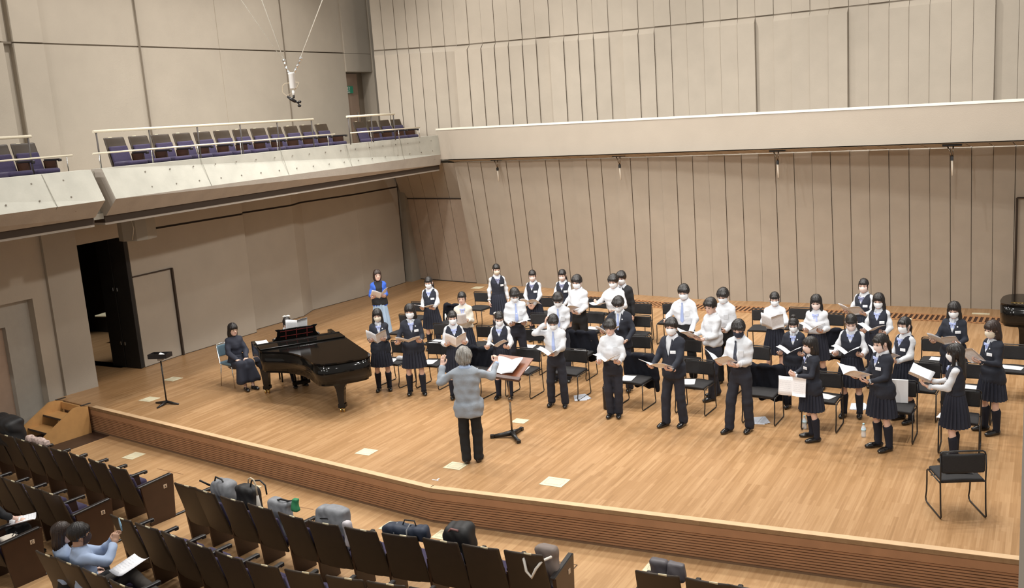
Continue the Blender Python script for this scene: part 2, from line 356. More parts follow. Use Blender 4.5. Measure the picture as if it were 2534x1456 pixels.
# ---- left balcony: canted concrete parapet in two lengths, soffit slot and lip
def parapet(y0, y1, cap=0):
    def ed(t, px): return px
    T0 = np.array((-14.29, 10.92)); T1 = np.array((-14.98, 22.35)); M0 = np.array((-14.03, 10.84)); M1 = np.array((-14.94, 22.35))
    B0 = np.array((-14.34, 10.89)); B1 = np.array((-14.98, 22.35))
    def at(a, b, y): t = (y-a[1])/(b[1]-a[1]); return a+(b-a)*t
    mb = MB(); prof = []
    for y in (y0, y1):
        t, m, b = at(T0, T1, y), at(M0, M1, y), at(B0, B1, y)
        prof.append([(t[0]-.28, y, 4.10), (t[0]-.28, y, 4.44), (t[0], y, 4.44), (m[0], y, 3.91), (b[0]-.02, y, 3.62), (b[0]-.34, y, 3.62), (b[0]-.34, y, 3.97), (t[0]-.28, y, 3.98)])
    n = 8; vs = prof[0]+prof[1]; matn = [0, 0, 0, 1, 1, 1, 1, 2]
    for i in range(n):
        mb.add([vs[i], vs[(i+1) % n], vs[n+(i+1) % n], vs[n+i]], [(0, 1, 2, 3)], matn[i])
    mb.add(prof[0], [(7, 6, 5, 4, 3, 2, 1, 0)], 1); mb.add(prof[1], [(0, 1, 2, 3, 4, 5, 6, 7)], 1)
    # formwork joints and tie holes
    k = y0+.9
    def surf(y, u, lo):      # u 0..1 down the face
        t, m, b = at(T0, T1, y), at(M0, M1, y), at(B0, B1, y)
        return np.array([t[0]+(m[0]-t[0])*u, y, 4.44-.53*u]) if not lo else np.array([m[0]+(b[0]-.02-m[0])*u, y, 3.91-.29*u])
    nrm = Vector((.9, 0, .44)); nr2 = Vector((.78, 0, -.6))
    while k < y1-.3:
        for u in (.24, .76):
            p = surf(k, u, 0); R_ = Matrix.Translation(Vector(p))@nrm.to_track_quat('Z', 'Y').to_matrix().to_4x4()
            mb.lathe([(.014, -.01), (.014, .003)], 8, 3, R_)
        p = surf(k+.1, .42, 1); R_ = Matrix.Translation(Vector(p))@nr2.to_track_quat('Z', 'Y').to_matrix().to_4x4()
        mb.lathe([(.013, -.01), (.013, .003)], 8, 3, R_); k += .6
    k = y0+2.35
    while k < y1:
        for lo in (0, 1):
            a, b = surf(k, 0, lo), surf(k, 1, lo); off = np.array([.002, 0, .001 if not lo else -.001])
            mb.add([a+off, b+off, b+off+(0, .012, 0), a+off+(0, .012, 0)], [(0, 1, 2, 3), (3, 2, 1, 0)], 4)
        k += 2.4
    # recessed dark slot and lip under the parapet
    b0, b1 = at(B0, B1, y0), at(B0, B1, y1)
    return mb, b0, b1
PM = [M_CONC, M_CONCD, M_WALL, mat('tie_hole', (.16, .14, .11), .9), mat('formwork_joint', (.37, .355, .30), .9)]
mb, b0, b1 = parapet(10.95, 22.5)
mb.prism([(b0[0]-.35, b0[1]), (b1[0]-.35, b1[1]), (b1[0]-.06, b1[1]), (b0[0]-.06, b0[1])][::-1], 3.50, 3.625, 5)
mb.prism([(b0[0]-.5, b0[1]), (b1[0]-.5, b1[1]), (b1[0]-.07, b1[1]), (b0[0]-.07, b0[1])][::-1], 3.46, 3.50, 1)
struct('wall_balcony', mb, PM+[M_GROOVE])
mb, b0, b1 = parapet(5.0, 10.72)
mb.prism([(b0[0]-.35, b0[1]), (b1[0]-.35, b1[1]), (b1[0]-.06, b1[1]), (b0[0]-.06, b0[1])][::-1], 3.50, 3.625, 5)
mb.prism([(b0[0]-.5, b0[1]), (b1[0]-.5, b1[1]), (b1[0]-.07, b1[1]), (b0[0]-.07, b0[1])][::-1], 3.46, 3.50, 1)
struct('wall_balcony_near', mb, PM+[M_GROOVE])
mb = MB(); mb.box((-14.75, 10.84, 4.0), (.5, .26, .8)); mb.prism([(-14.67, 5), (-14.66, 10.9), (-15.33, 22.5), (-17.6, 22.5), (-17.6, 5)], 3.70, 3.975); mb.box((-14.6, 10.84, 3.62), (.35, .24, .1))
struct('floor_balcony', mb, [mat('balcony_gap', (.33, .31, .26), .9)])

# ---- upper left wall with shallow set-backs, joints and the exit door recess
mb = MB()
SEG = [(4.0, 11.3, -17.65), (11.3, 11.72, -17.60), (11.95, 12.59, -17.62), (12.59, 14.92, -17.66), (14.92, 17.3, -17.65), (17.3, 19.55, -17.635), (19.55, 21.98, -17.62)]
for i, (a, b, x) in enumerate(SEG):
    mb.box((x-.2, (a+b)/2, 5.43), (.4, b-a, 2.92), 0); mb.box((x-.2, (a+b)/2, 9.7), (.4, b-a, 5.56), 0)
mb.box((-17.93, 11.84, 8), (.3, .3, 9), 0)
mb.box((-17.83, 13.2, 6.905), (.3, 18.5, .04), 1)
for y in (14.93, 19.55): mb.box((-17.63, y, 8), (.06, .014, 8.2), 1)
mb.box((-17.78, 22.6, 9.6), (.4, 1.25, 5.4), 0); mb.box((-17.78, 22.6, 6.64), (.4, 1.25, .5), 0); mb.box((-17.78, 23.45, 7), (.5, .55, 10), 0)
mb.box((-18.05, 22.6, 5.2), (.1, 1.25, 2.5), 2)
struct('wall_left_upper', mb, [M_WALL, M_JOINT, mat('recess_brown', (.32, .27, .21), .9)])
mb = MB(); mb.box((-17.96, 22.42, 5.15), (.06, .86, 2.42)); mb.box((-17.92, 22.72, 5.0), (.03, .03, .5), 1)
struct('door_2', mb, [mat('pink_beige_door', (.44, .31, .23), .7, noise=.04), M_METAL])
# exit sign: green plate, white panel, running figure
e = empty('exit_sign', (-17.90, 22.36, 5.9), 0, label='green and white emergency exit sign with a running figure on the upper balcony door', cat='sign')
mb = MB(); mb.box((0, 0, 0), (.03, .42, .20)); mb.build('sign_plate', [M_GREEN], e)
mb = MB(); mb.box((.018, -.01, 0), (.006, .13, .17)); mb.build('sign_panel', [M_WHITE], e)
mb = MB(); mb.sphere((.026, -.005, .06), .017, 8); mb.tube([(.026, -.005, .04), (.026, .005, -.005)], .013, 6); mb.tube([(.026, .005, -.005), (.026, .035, -.03), (.026, .03, -.07)], .009, 6)
mb.tube([(.026, .005, -.005), (.026, -.02, -.04), (.026, -.05, -.055)], .009, 6); mb.tube([(.026, -.005, .03), (.026, -.04, .01)], .008, 6); mb.tube([(.026, 0, .03), (.026, .035, .025)], .008, 6)
mb.build('running_figure', [M_GREEN], e)

# ---- upper back wall: rows of fins under a joint, flat panels above
ux = [925, 951, 982, 1010.6, 1038, 1068.7, 1100.7, 1130.3, 1161.4, 1194, 1225.7, 1259, 1292.6, 1326, 1361, 1396, 1431.5, 1468, 1506, 1542, 1580, 1619, 1659.5, 1698.5, 1741, 1782.5, 1825.4, 1868.6, 1914, 1958.6, 2004.5, 2052, 2100, 2150, 2201, 2251, 2303, 2357, 2412, 2466, 2524]
uyy = [float(np.interp(x, [925, 1130, 1540, 1900, 2240], [125, 112, 75, 38, 0])) if x <= 2240 else -(x-2240)*.112 for x in ux]
UP = [P(a, b, 6.9)[:2] for a, b in zip(ux, uyy)]
for k in range(6): UP.append(UP[-1]+np.array((.46, -.01)))
def protr(px):
    for a, b, p0, p1 in ((925, 1128, .34, .04), (1128, 1335, .34, .02), (1335, 1358, 0, 0), (1358, 1506, .26, .02), (1506, 1540, 0, 0), (1540, 1665, .16, .0), (1665, 1700, 0, 0), (1700, 1870, .02, .20), (1870, 1910, 0, 0), (1910, 2101, .03, .24), (2101, 2148, 0, 0), (2148, 2467, .02, .30), (2467, 9999, 0, .05)):
        if a <= px < b: return p0+(p1-p0)*(px-a)/(b-a)
    return 0
mb = MB()
for i in range(len(UP)-1):
    A, B = UP[i], UP[i+1]; d = (B-A)/np.linalg.norm(B-A); n = np.array([d[1], -d[0]]); A2 = A+d*.0055; B2 = B-d*.0055
    px = (ux[i]+ux[i+1])/2 if i+1 < len(ux) else 2600
    p = protr(px)
    def fin(z0, z1, p, cham):
        vs = [tuple(A2-n*.2)+(z0,), tuple(B2-n*.2)+(z0,), tuple(B2+n*p)+(z0,), tuple(A2+n*p)+(z0,)]
        if cham:
            vs += [tuple(A2+n*p)+(z1-cham,), tuple(B2+n*p)+(z1-cham,), tuple(B2+n*.0)+(z1,), tuple(A2+n*.0)+(z1,), tuple(B2-n*.2)+(z1,), tuple(A2-n*.2)+(z1,)]
            mb.add(vs, [(3, 4, 5, 2), (4, 7, 6, 5), (3, 0, 9, 7, 4), (2, 5, 6, 8, 1), (7, 9, 8, 6)], 0)
        else:
            vs += [tuple(A2-n*.2)+(z1,), tuple(B2-n*.2)+(z1,), tuple(B2+n*p)+(z1,), tuple(A2+n*p)+(z1,)]
            mb.add(vs, [(0, 3, 7, 4), (2, 1, 5, 6), (3, 2, 6, 7), (0, 1, 2, 3)[::-1]], 0)
    fin(3.7, 6.875, p, .14 if p > .05 else .02); fin(6.91, 12.3, (.03 if i % 2 else 0), 0)
    mb.slab(A-n*.012, B-n*.012, 3.7, 12.2, .05, 1)
struct('wall_back_upper', mb, [M_FIN, M_JOINT])

# ---- long plaster balcony front across the back wall
BL_, BR_ = np.array((-15.05, 22.48)), np.array((2.9, 19.03))
d = (BR_-BL_)/np.linalg.norm(BR_-BL_); n = np.array([d[1], -d[0]])
mb = MB()
ztl, ztr = 4.58, 4.42
th = .24
pl = [(BL_, ztl), (BR_, ztr)]
vs = []
for q, zt in pl:
    a = q-n*th; vs += [(q[0], q[1], 3.77 if q is BL_ else 3.72), (q[0], q[1], zt), (a[0], a[1], zt), (a[0], a[1], 3.77 if q is BL_ else 3.72)]
mb.add(vs, [(0, 4, 5, 1), (1, 5, 6, 2), (2, 6, 7, 3), (3, 7, 4, 0), (0, 1, 2, 3), (4, 7, 6, 5)], 0)
cp = [(q+n*.012, z) for q, z in ((BL_, ztl), (BR_, ztr))]; cv = []
for q, z in cp: a = q-n*(th+.02); cv += [(q[0], q[1], z), (q[0], q[1], z+.045), (a[0], a[1], z+.045), (a[0], a[1], z)]
mb.add(cv, [(0, 4, 5, 1), (1, 5, 6, 2), (2, 6, 7, 3), (3, 7, 4, 0), (0, 1, 2, 3), (4, 7, 6, 5)], 1)
struct('wall_band', mb, [M_FASC, mat('white_cap', (.80, .77, .66), .5)])

# ---- lower back wall: leaning panels, each a board
bx = [1182, 1208, 1234.6, 1264, 1292, 1321.5, 1354, 1384, 1414, 1446.7, 1480, 1513, 1547, 1581, 1614, 1650.5, 1686, 1725.5, 1765, 1805, 1847.5, 1889, 1932, 1976, 2020, 2066, 2109.5, 2156, 2204, 2252, 2302, 2352, 2402.6, 2454, 2505]
tx = [1127, 1157.7, 1188, 1219.5, 1251, 1283, 1315.7, 1348.6, 1381.6, 1416, 1450, 1485, 1521.7, 1557.4, 1601, 1634, 1672, 1712, 1751.5, 1792, 1833, 1875.5, 1917, 1963, 2008, 2054, 2102, 2150, 2199, 2248.5, 2300, 2351, 2404, 2458.5, 2514]
by_ = np.interp(bx, [1182, 1264, 1581, 1650, 1765, 1932, 2066, 2204, 2302, 2403, 2454, 2505], [701, 706.7, 729.5, 737, 744, 748, 753.5, 758, 761, 763.6, 766, 768])
ty_ = np.interp(tx, [1127, 1557, 2054, 2514], [402, 391.5, 376, 362.6])
Bt = [P(a, b) for a, b in zip(bx, by_)]
# smooth the foot line, keep the spacing
ysm = np.convolve(np.pad([p[1] for p in Bt], 3, mode='edge'), np.ones(7)/7, 'valid')
for p, y in zip(Bt, ysm): p[1] = y
Tp = [P(a, b, 3.66-.12*(a-1127)/1387) for a, b in zip(tx, ty_)]
ysm = np.convolve(np.pad([p[1] for p in Tp], 3, mode='edge'), np.ones(7)/7, 'valid')
for p, y in zip(Tp, ysm): p[1] = y
for k in range(6): Bt.append(Bt[-1]+np.array((.46, 0, 0))); Tp.append(Tp[-1]+np.array((.46, -.05, 0)))
mb = MB()
nA = np.array((.0, .3, 0)); g = np.array((.007, 0, 0))
for i in range(len(Bt)-1):
    o = np.array((0, .035*((i*7) % 3)/2, 0))
    a, b, c, d_ = Bt[i]+g+o, Bt[i+1]-g+o, Tp[i+1]-g+o, Tp[i]+g+o
    mb.add([a, b, c, d_, a+nA, b+nA, c+nA, d_+nA], [(0, 1, 2, 3), (0, 3, 7, 4), (1, 5, 6, 2), (3, 2, 6, 7)], 0)
    a, b, c, d_ = Bt[i]+(0, .055, 0), Bt[i+1]+(0, .055, 0), Tp[i+1]+(0, .055, 0), Tp[i]+(0, .055, 0)
    mb.add([a, b, c, d_], [(0, 1, 2, 3)], 1)
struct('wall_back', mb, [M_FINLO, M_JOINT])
# soffit between panel heads and the balcony front
mb = MB()
for i in range(len(Tp)-1):
    a, b = Tp[i]+g, Tp[i+1]-g
    c = V(*[0, 0], BL_, BR_) if False else None
    def onb(p):
        x = p[0]; t = (x-BL_[0])/(BR_[0]-BL_[0]); q = BL_+(BR_-BL_)*t-n*(-.0+th*.5); return np.array((x, max(q[1]-.25, q[1]-.25), 3.75))
    mb.add([a+(0, 0, .02), b+(0, 0, .02), onb(b), onb(a)], [(0, 1, 2, 3)], 0); mb.add([Tp[i]+(0, .0, .03), Tp[i+1]+(0, .0, .03), onb(Tp[i+1])+(0, 0, .02), onb(Tp[i])+(0, 0, .02)], [(0, 1, 2, 3)], 1)
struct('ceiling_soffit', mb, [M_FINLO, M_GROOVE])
# door set flush in the panels at the left end
dl = [P(1031, 690), P(1182, 701)]; dt = [V(995, 492, (-17.4, 23.85), (-14.9, 23.35)), V(1144, 492, (-17.4, 23.85), (-14.9, 23.35))]
L0, L1 = dl[0], dl[1]-(0, .02, 0)
mb = MB()
def lerp(a, b, t): return np.array(a)+(np.array(b)-np.array(a))*t
for i in range(5):
    a, b, c, d_ = lerp(L0, L1, i/5), lerp(L0, L1, (i+1)/5), lerp(dt[0], dt[1], (i+1)/5), lerp(dt[0], dt[1], i/5)
    gg = np.array((.008, 0, 0)); mb.add([a+gg, b-gg, c-gg, d_+gg, a+nA, b+nA, c+nA, d_+nA], [(0, 1, 2, 3), (0, 3, 7, 4), (1, 5, 6, 2), (3, 2, 6, 7)], 0)
    mb.add([a+(0, .03, 0), b+(0, .03, 0), c+(0, .03, 0), d_+(0, .03, 0)], [(0, 1, 2, 3)], 1)
for s_, e_ in ((L0, dt[0]), (dt[0], dt[1]), (L1, dt[1]), (L0+(0, 0, .01), L1+(0, 0, .01))): mb.tube([s_+(0, -.012, .0), e_+(0, -.012, 0)], .016, 4, 1, smooth=False)
struct('door_3', mb, [mat('door_panel', (.42, .335, .26), .9, noise=.05, bump=.2, bscale=45), M_GROOVE])
# panels above that door and the return to the left wall
mb = MB()
tl = [V(x, 405-.01*(x-965), (-17.4, 23.0), (-14.4, 22.6)) for x in (965, 1000, 1030, 1062, 1094, 1127)]
for i in range(5):
    a, b = lerp(dt[0], dt[1], i/5)+(0, 0, .02), lerp(dt[0], dt[1], (i+1)/5)+(0, 0, .02); c, d_ = tl[i+1], tl[i]
    mb.add([a+gg, b-gg, c-gg, d_+gg, a+nA, b+nA, c+nA, d_+nA], [(0, 1, 2, 3), (0, 3, 7, 4), (1, 5, 6, 2)], 0); mb.add([a+(0, .04, 0), b+(0, .04, 0), c+(0, .04, 0), d_+(0, .04, 0)], [(0, 1, 2, 3)], 1)
a = np.array((-17.36, 24.0, 0)); mb.add([a, L0+(0, .02, 0), dt[0]+(0, .02, 0), np.array((-17.45, 23.9, 2.5))], [(0, 1, 2, 3)], 0)
mb.add([(-17.45, 23.9, 2.5), tuple(dt[0]+(0, .02, 0)), tuple(tl[0]), (-17.45, 23.6, 3.95)], [(0, 1, 2, 3)], 0)
mb.add([tuple(dt[1]), tuple(Bt[0]+(0, .02, 0)), tuple(Tp[0]), tuple(tl[-1])], [(0, 1, 2, 3)], 0)
mb.box((-16, 24.6, 2), (4, .1, 4.2), 0)
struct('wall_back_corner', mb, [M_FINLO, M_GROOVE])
# flush door joint at the right end
q = [V(2517, 490, (-1.2, 21.75), (0, 21.75)), V(2510, 758, (-1.2, 22.42), (0, 22.42))]
mb = MB(); mb.tube([q[0]+(0, -.0, 0), q[1]], .022, 4, 0, smooth=False); mb.tube([q[0], q[0]+(1.2, 0, 0)], .018, 4, 0, smooth=False)
struct('door_4', mb, [M_GROOVE])
# grey pier at the right edge, beside the stage front
q0, q1 = DP(2529, 1150, 6), DP(2520.6, 1456, 6)
mb = MB(); mb.prism([(q0[0], q0[1]), (q0[0]+.5, q0[1]+.25), (q0[0]+.6, q0[1]+.1), (q0[0]+.1, q0[1]-.15)], FZ, 2.95)
struct('wall_right_pier', mb, [mat('grey_pier', (.42, .41, .38), .8)])

# ================================================================== SDF helpers (smooth organic shapes)
def surfnets(D, lo, h):
    s = D < 0; nx, ny, nz = D.shape
    CRN = [(a, b, c) for a in (0, 1) for b in (0, 1) for c in (0, 1)]
    cs = np.zeros((nx-1, ny-1, nz-1), np.int8)
    for a, b, c in CRN: cs += s[a:nx-1+a, b:ny-1+b, c:nz-1+c]
    act = (cs > 0) & (cs < 8); idx = -np.ones(act.shape, np.int64); N = int(act.sum()); idx[act] = np.arange(N); ci = np.argwhere(act)
    acc = np.zeros((N, 3)); cnt = np.zeros(N)
    for a in CRN:
        for ax in range(3):
            if a[ax]: continue
            b = list(a); b[ax] = 1
            da = D[ci[:, 0]+a[0], ci[:, 1]+a[1], ci[:, 2]+a[2]]; db = D[ci[:, 0]+b[0], ci[:, 1]+b[1], ci[:, 2]+b[2]]
            m = (da < 0) != (db < 0); t = np.where(m, da/np.where(m, da-db, 1), 0)
            p = np.array(a)+t[:, None]*(np.array(b)-np.array(a)); acc += p*m[:, None]; cnt += m
    vs = np.array(lo)+h*(ci+acc/cnt[:, None]); Q = []
    for ax in range(3):
        u, v = (ax+1) % 3, (ax+2) % 3
        sl0 = [slice(None)]*3; sl1 = [slice(None)]*3; sl0[ax] = slice(0, -1); sl1[ax] = slice(1, None)
        a, b = s[tuple(sl0)], s[tuple(sl1)]; g = np.argwhere(a != b)
        g = g[(g[:, u] > 0) & (g[:, v] > 0) & (g[:, u] < D.shape[u]-1) & (g[:, v] < D.shape[v]-1)]
        ins = a[g[:, 0], g[:, 1], g[:, 2]]
        eu = np.eye(3, dtype=int)[u]; ev = np.eye(3, dtype=int)[v]
        c = [idx[tuple((g-k).T)] for k in (eu+ev, ev, 0*eu, eu)]
        q = np.stack(c, 1); q[~ins] = q[~ins][:, ::-1]; Q.append(q)
    return vs, np.concatenate(Q)
def sdf_mesh(fn, lo, hi, h):
    lo = np.array(lo, float); hi = np.array(hi, float); n = np.ceil((hi-lo)/h).astype(int)+1
    ax = [lo[i]+h*np.arange(n[i]) for i in range(3)]
    X, Y, Z = np.meshgrid(*ax, indexing='ij'); return surfnets(fn(X, Y, Z), lo, h)
def smin(a, b, k):
    t = np.clip(.5+.5*(b-a)/k, 0, 1); return b*(1-t)+a*t-k*t*(1-t)
def smax(a, b, k): return -smin(-a, -b, k)
def cone(X, Y, Z, a, b, ra, rb):
    a = np.array(a, float); d = np.array(b, float)-a; L = d.dot(d)+1e-9
    t = np.clip(((X-a[0])*d[0]+(Y-a[1])*d[1]+(Z-a[2])*d[2])/L, 0, 1)
    return np.sqrt((X-a[0]-t*d[0])**2+(Y-a[1]-t*d[1])**2+(Z-a[2]-t*d[2])**2)-(ra+t*(rb-ra))
def ell(X, Y, Z, c, r):
    x, y, z = (X-c[0])/r[0], (Y-c[1])/r[1], (Z-c[2])/r[2]; k0 = np.sqrt(x*x+y*y+z*z)+1e-6
    k1 = np.sqrt((x/r[0])**2+(y/r[1])**2+(z/r[2])**2)+1e-6; return k0*(k0-1)/k1
def loft(X, Y, Z, prof, off=0, z0=None, z1=None, rnd=.0):
    p = np.array(prof); zz = p[:, 0]; rx = np.interp(Z, zz, p[:, 1])+off; ry = np.interp(Z, zz, p[:, 2])+off; cy = np.interp(Z, zz, p[:, 3])
    d = (np.sqrt((X/rx)**2+((Y-cy)/ry)**2)-1)*np.minimum(rx, ry)
    z0 = zz[0] if z0 is None else z0; z1 = zz[-1] if z1 is None else z1
    return smax(smax(d, z0-Z, .02+rnd), Z-z1, .02+rnd)
def rbox(X, Y, Z, c, r, rd):
    x, y, z = np.abs(X-c[0])-r[0]+rd, np.abs(Y-c[1])-r[1]+rd, np.abs(Z-c[2])-r[2]+rd
    return np.sqrt(np.maximum(x, 0)**2+np.maximum(y, 0)**2+np.maximum(z, 0)**2)+np.minimum(np.maximum(np.maximum(x, y), z), 0)-rd
def np_mesh(name, parts, mats):
    """parts: list of (verts, quads, mat_index, smooth)"""
    me = bpy.data.meshes.new(name); V_ = []; F_ = []; MI = []; SM = []; b = 0
    for v, q, m, s in parts:
        V_.append(np.asarray(v, np.float64)); F_.append(np.asarray(q)+b); MI.append(np.full(len(q), m)); SM.append(np.full(len(q), s)); b += len(v)
    v = np.concatenate(V_); q = np.concatenate(F_); me.vertices.add(len(v)); me.vertices.foreach_set('co', v.astype(np.float32).ravel())
    me.loops.add(len(q)*4); me.loops.foreach_set('vertex_index', q.astype(np.int32).ravel())
    me.polygons.add(len(q)); me.polygons.foreach_set('loop_start', np.arange(0, len(q)*4, 4, dtype=np.int32)); me.polygons.foreach_set('loop_total', np.full(len(q), 4, np.int32))
    me.polygons.foreach_set('material_index', np.concatenate(MI).astype(np.int32)); me.polygons.foreach_set('use_smooth', np.concatenate(SM).astype(bool))
    for m in mats: me.materials.append(m)
    me.update(calc_edges=True); me.validate(); return me
def sdf_obj(name, fn, lo, hi, h, m, parent=None, loc=None, M=None):
    v, q = sdf_mesh(fn, lo, hi, h); return link(name, np_mesh(name, [(v, q, 0, True)], [m]), parent, loc, M)

# ================================================================== PAPER
def sheet_material():
    m = bpy.data.materials.new('printed_music_paper'); m.use_nodes = True; nt = m.node_tree; b = nt.nodes['Principled BSDF']; L = nt.links
    tc = nt.nodes.new('ShaderNodeTexCoord'); sp = nt.nodes.new('ShaderNodeSeparateXYZ'); L.new(tc.outputs['Object'], sp.inputs[0])
    def mth(op, a, bb=None, c=None):
        n = nt.nodes.new('ShaderNodeMath'); n.operation = op
        for i, x in enumerate((a, bb, c)):
            if x is None: continue
            if hasattr(x, 'links'): L.new(x, n.inputs[i])
            else: n.inputs[i].default_value = x
        return n.outputs[0]
    st = mth('LESS_THAN', mth('FRACT', mth('MULTIPLY', sp.outputs[1], 34)), .45)
    nz = nt.nodes.new('ShaderNodeTexNoise'); nz.inputs['Scale'].default_value = 130; L.new(tc.outputs['Object'], nz.inputs[0])
    ins = mth('MULTIPLY', mth('GREATER_THAN', mth('ABSOLUTE', sp.outputs[0]), .022), mth('LESS_THAN', mth('ABSOLUTE', sp.outputs[0]), .185))
    ins2 = mth('LESS_THAN', mth('ABSOLUTE', sp.outputs[1]), .125)
    f = mth('MULTIPLY', mth('MULTIPLY', st, mth('MULTIPLY', ins, ins2)), mth('MULTIPLY', mth('GREATER_THAN', nz.outputs[0], .5), .42))
    mx = nt.nodes.new('ShaderNodeMix'); mx.data_type = 'RGBA'; mx.inputs[6].default_value = (.86, .87, .90, 1); mx.inputs[7].default_value = (.40, .40, .44, 1)
    L.new(f, mx.inputs[0]); L.new(mx.outputs[2], b.inputs['Base Color']); b.inputs['Roughness'].default_value = .8; return m
M_SHEET = sheet_material()
def booklet(fold=.25, curl=.02, pages=2, w=.21, h=.29, seed=0):
    """open score: two leaves curving up from the fold; fold = rise of the outer edges"""
    rr = random.Random(seed); mb = MB(); nu, nv = 6, 5
    for pg in range(pages):
        for sd in (-1, 1):
            th = .0016; lift = pg*.006*(1 if sd > 0 else .4); vs = []
            for lay in (0, 1):
                for i in range(nu):
                    for j in range(nv):
                        u = i/(nu-1); v = j/(nv-1)-.5
                        x = sd*w*u*math.cos(fold*.9)*(1-.02*pg); z = math.sin(fold)*w*u**1.2+curl*math.sin(u*3.0)+lift*u+curl*.8*v*v*u*2*(1 if sd > 0 else -.5)
                        y = v*h+sd*.012*u*pg
                        vs.append((x, y, z+lay*th))
            fs = []
            for i in range(nu-1):
                for j in range(nv-1):
                    a = i*nv+j; f = (a, a+nv, a+nv+1, a+1); k = nu*nv; g_ = tuple(x+k for x in f)
                    fs += [f[::-1], g_] if sd > 0 else [f, g_[::-1]]
            k = nu*nv
            for i in range(nu-1):
                a = i*nv; fs.append((a, a+nv, a+nv+k, a+k)); a = i*nv+nv-1; fs.append((a+k, a+nv+k, a+nv, a))
            for j in range(nv-1):
                a = (nu-1)*nv+j; fs.append((a, a+1, a+1+k, a+k))
            mb.add(vs, fs, 0, True)
    return mb
BOOK = [booklet(.22, .012, 2, seed=1).mesh('open_score', [M_SHEET]), booklet(.5, .02, 2, seed=2).mesh('open_score', [M_SHEET]), booklet(.05, .03, 1, seed=3).mesh('open_score', [M_SHEET])]
def single(w=.21, h=.29, bend=.02):
    mb = MB(); n = 6; vs = []
    for lay in (0, 1):
        for i in range(n):
            for j in range(n):
                u, v = i/(n-1)-.5, j/(n-1)-.5; vs.append((u*w, v*h, bend*(u*u*3-.3*v)+lay*.002))
    k = n*n; fs = []
    for i in range(n-1):
        for j in range(n-1):
            a = i*n+j; fs += [(a, a+1, a+n+1, a+n), (a+k, a+n+k, a+n+1+k, a+1+k)]
    for i in range(n-1):
        for a, b in ((i*n, (i+1)*n), ((i+1)*n+n-1, i*n+n-1), (i+1, i), ((n-1)*n+i, (n-1)*n+i+1)): fs.append((a, b, b+k, a+k))
    return mb.add(vs, fs, 0, True)
FLAT = single(.21, .297, .006).mesh('sheet', [M_PAPER]); SINGLE = single(.21, .297, .05).mesh('sheet', [M_SHEET])

# ================================================================== STAGE CHAIR (black sled-base stacking chair), facing +Y
def make_stage_chair():
    t = empty('stage_chair', (0, 0, 0), 0, 1, 'x', 'chair')
    # origin on the floor below the seat centre
    mb = MB()
    for s in (-1, 1):
        x = s*.245
        mb.tube([(x, -.215, .75), (x, -.235, .60), (x, -.225, .43), (x, -.245, .12), (x, -.262, .03), (x, -.24, .009), (x, -.20, .009), (x, .20, .009), (x, .245, .02), (x, .262, .06), (x, .235, .14), (x, .225, .25), (x, .225, .41), (x, .19, .432), (x, -.22, .425)], .0095, 6, 0)
    pts = [(-.245, -.215, .745), (-.238, -.209, .775), (-.215, -.206, .79)]
    mb.tube(pts+[(0, -.206, .793)]+[(-a, b, c) for a, b, c in pts[::-1]], .0095, 6, 0)
    mb.tube([(-.245, .2, .425), (.245, .2, .425)], .008, 6, 0); mb.tube([(-.245, -.2, .425), (.245, -.2, .425)], .008, 6, 0); mb.tube([(-.245, .1, .395), (.245, .1, .395)], .006, 6, 0)
    mb.build('frame', [M_BLKMET], t)
    v, q = sdf_mesh(lambda X, Y, Z: rbox(X, Y, Z-.006*np.cos(X*9), (0, .0, .448), (.232, .225, .021), .02), (-.28, -.27, .41), (.28, .27, .49), .0125)
    link('seat', np_mesh('seat', [(v, q, 0, True)], [M_SEATFAB]), t)
    v, q = sdf_mesh(lambda X, Y, Z: rbox(X, Y-.35*X*X+.235-.05*(Z-.66), Z, (0, 0, .655), (.236, .02, .112), .019), (-.28, -.30, .51), (.28, -.17, .80), .0125)
    link('backrest', np_mesh('backrest', [(v, q, 0, True)], [M_SEATFAB]), t)
    return t
CH0 = make_stage_chair(); reg(CH0); ch_used = [False]
def stage_chair(px, py, label, rz=math.pi, group='black stage chairs among the choir', at=None):
    """px,py: photo position of the top of the backrest; rz=pi faces the hall"""
    if at is None:
        p = P(px, py, .79)[:2]; p = p+np.array((math.sin(rz)*-.21, math.cos(rz)*.21))
    else: p = np.array(at)
    if rz > 2: p = p+np.array((0, .06))
    if not ch_used[0]:
        ch_used[0] = True; CH0.location = (p[0], p[1], 0); CH0.rotation_euler = (0, 0, rz); CH0['label'] = label; CH0['group'] = group; return CH0
    return dup(CH0, (p[0], p[1], 0), rz, label, group)
def on_seat(ch, label, kind=0, dx=0, dy=.0, rz=.2, z=.474):
    a = ch.rotation_euler[2]; x = ch.location[0]+math.cos(a)*dx-math.sin(a)*dy; y = ch.location[1]+math.sin(a)*dx+math.cos(a)*dy
    o = link('sheet_music', FLAT, None, (x, y, z+.001)); o.rotation_euler = (0, 0, a+rz); return tag(o, label, 'sheet music', 'sheets left on the chair seats')

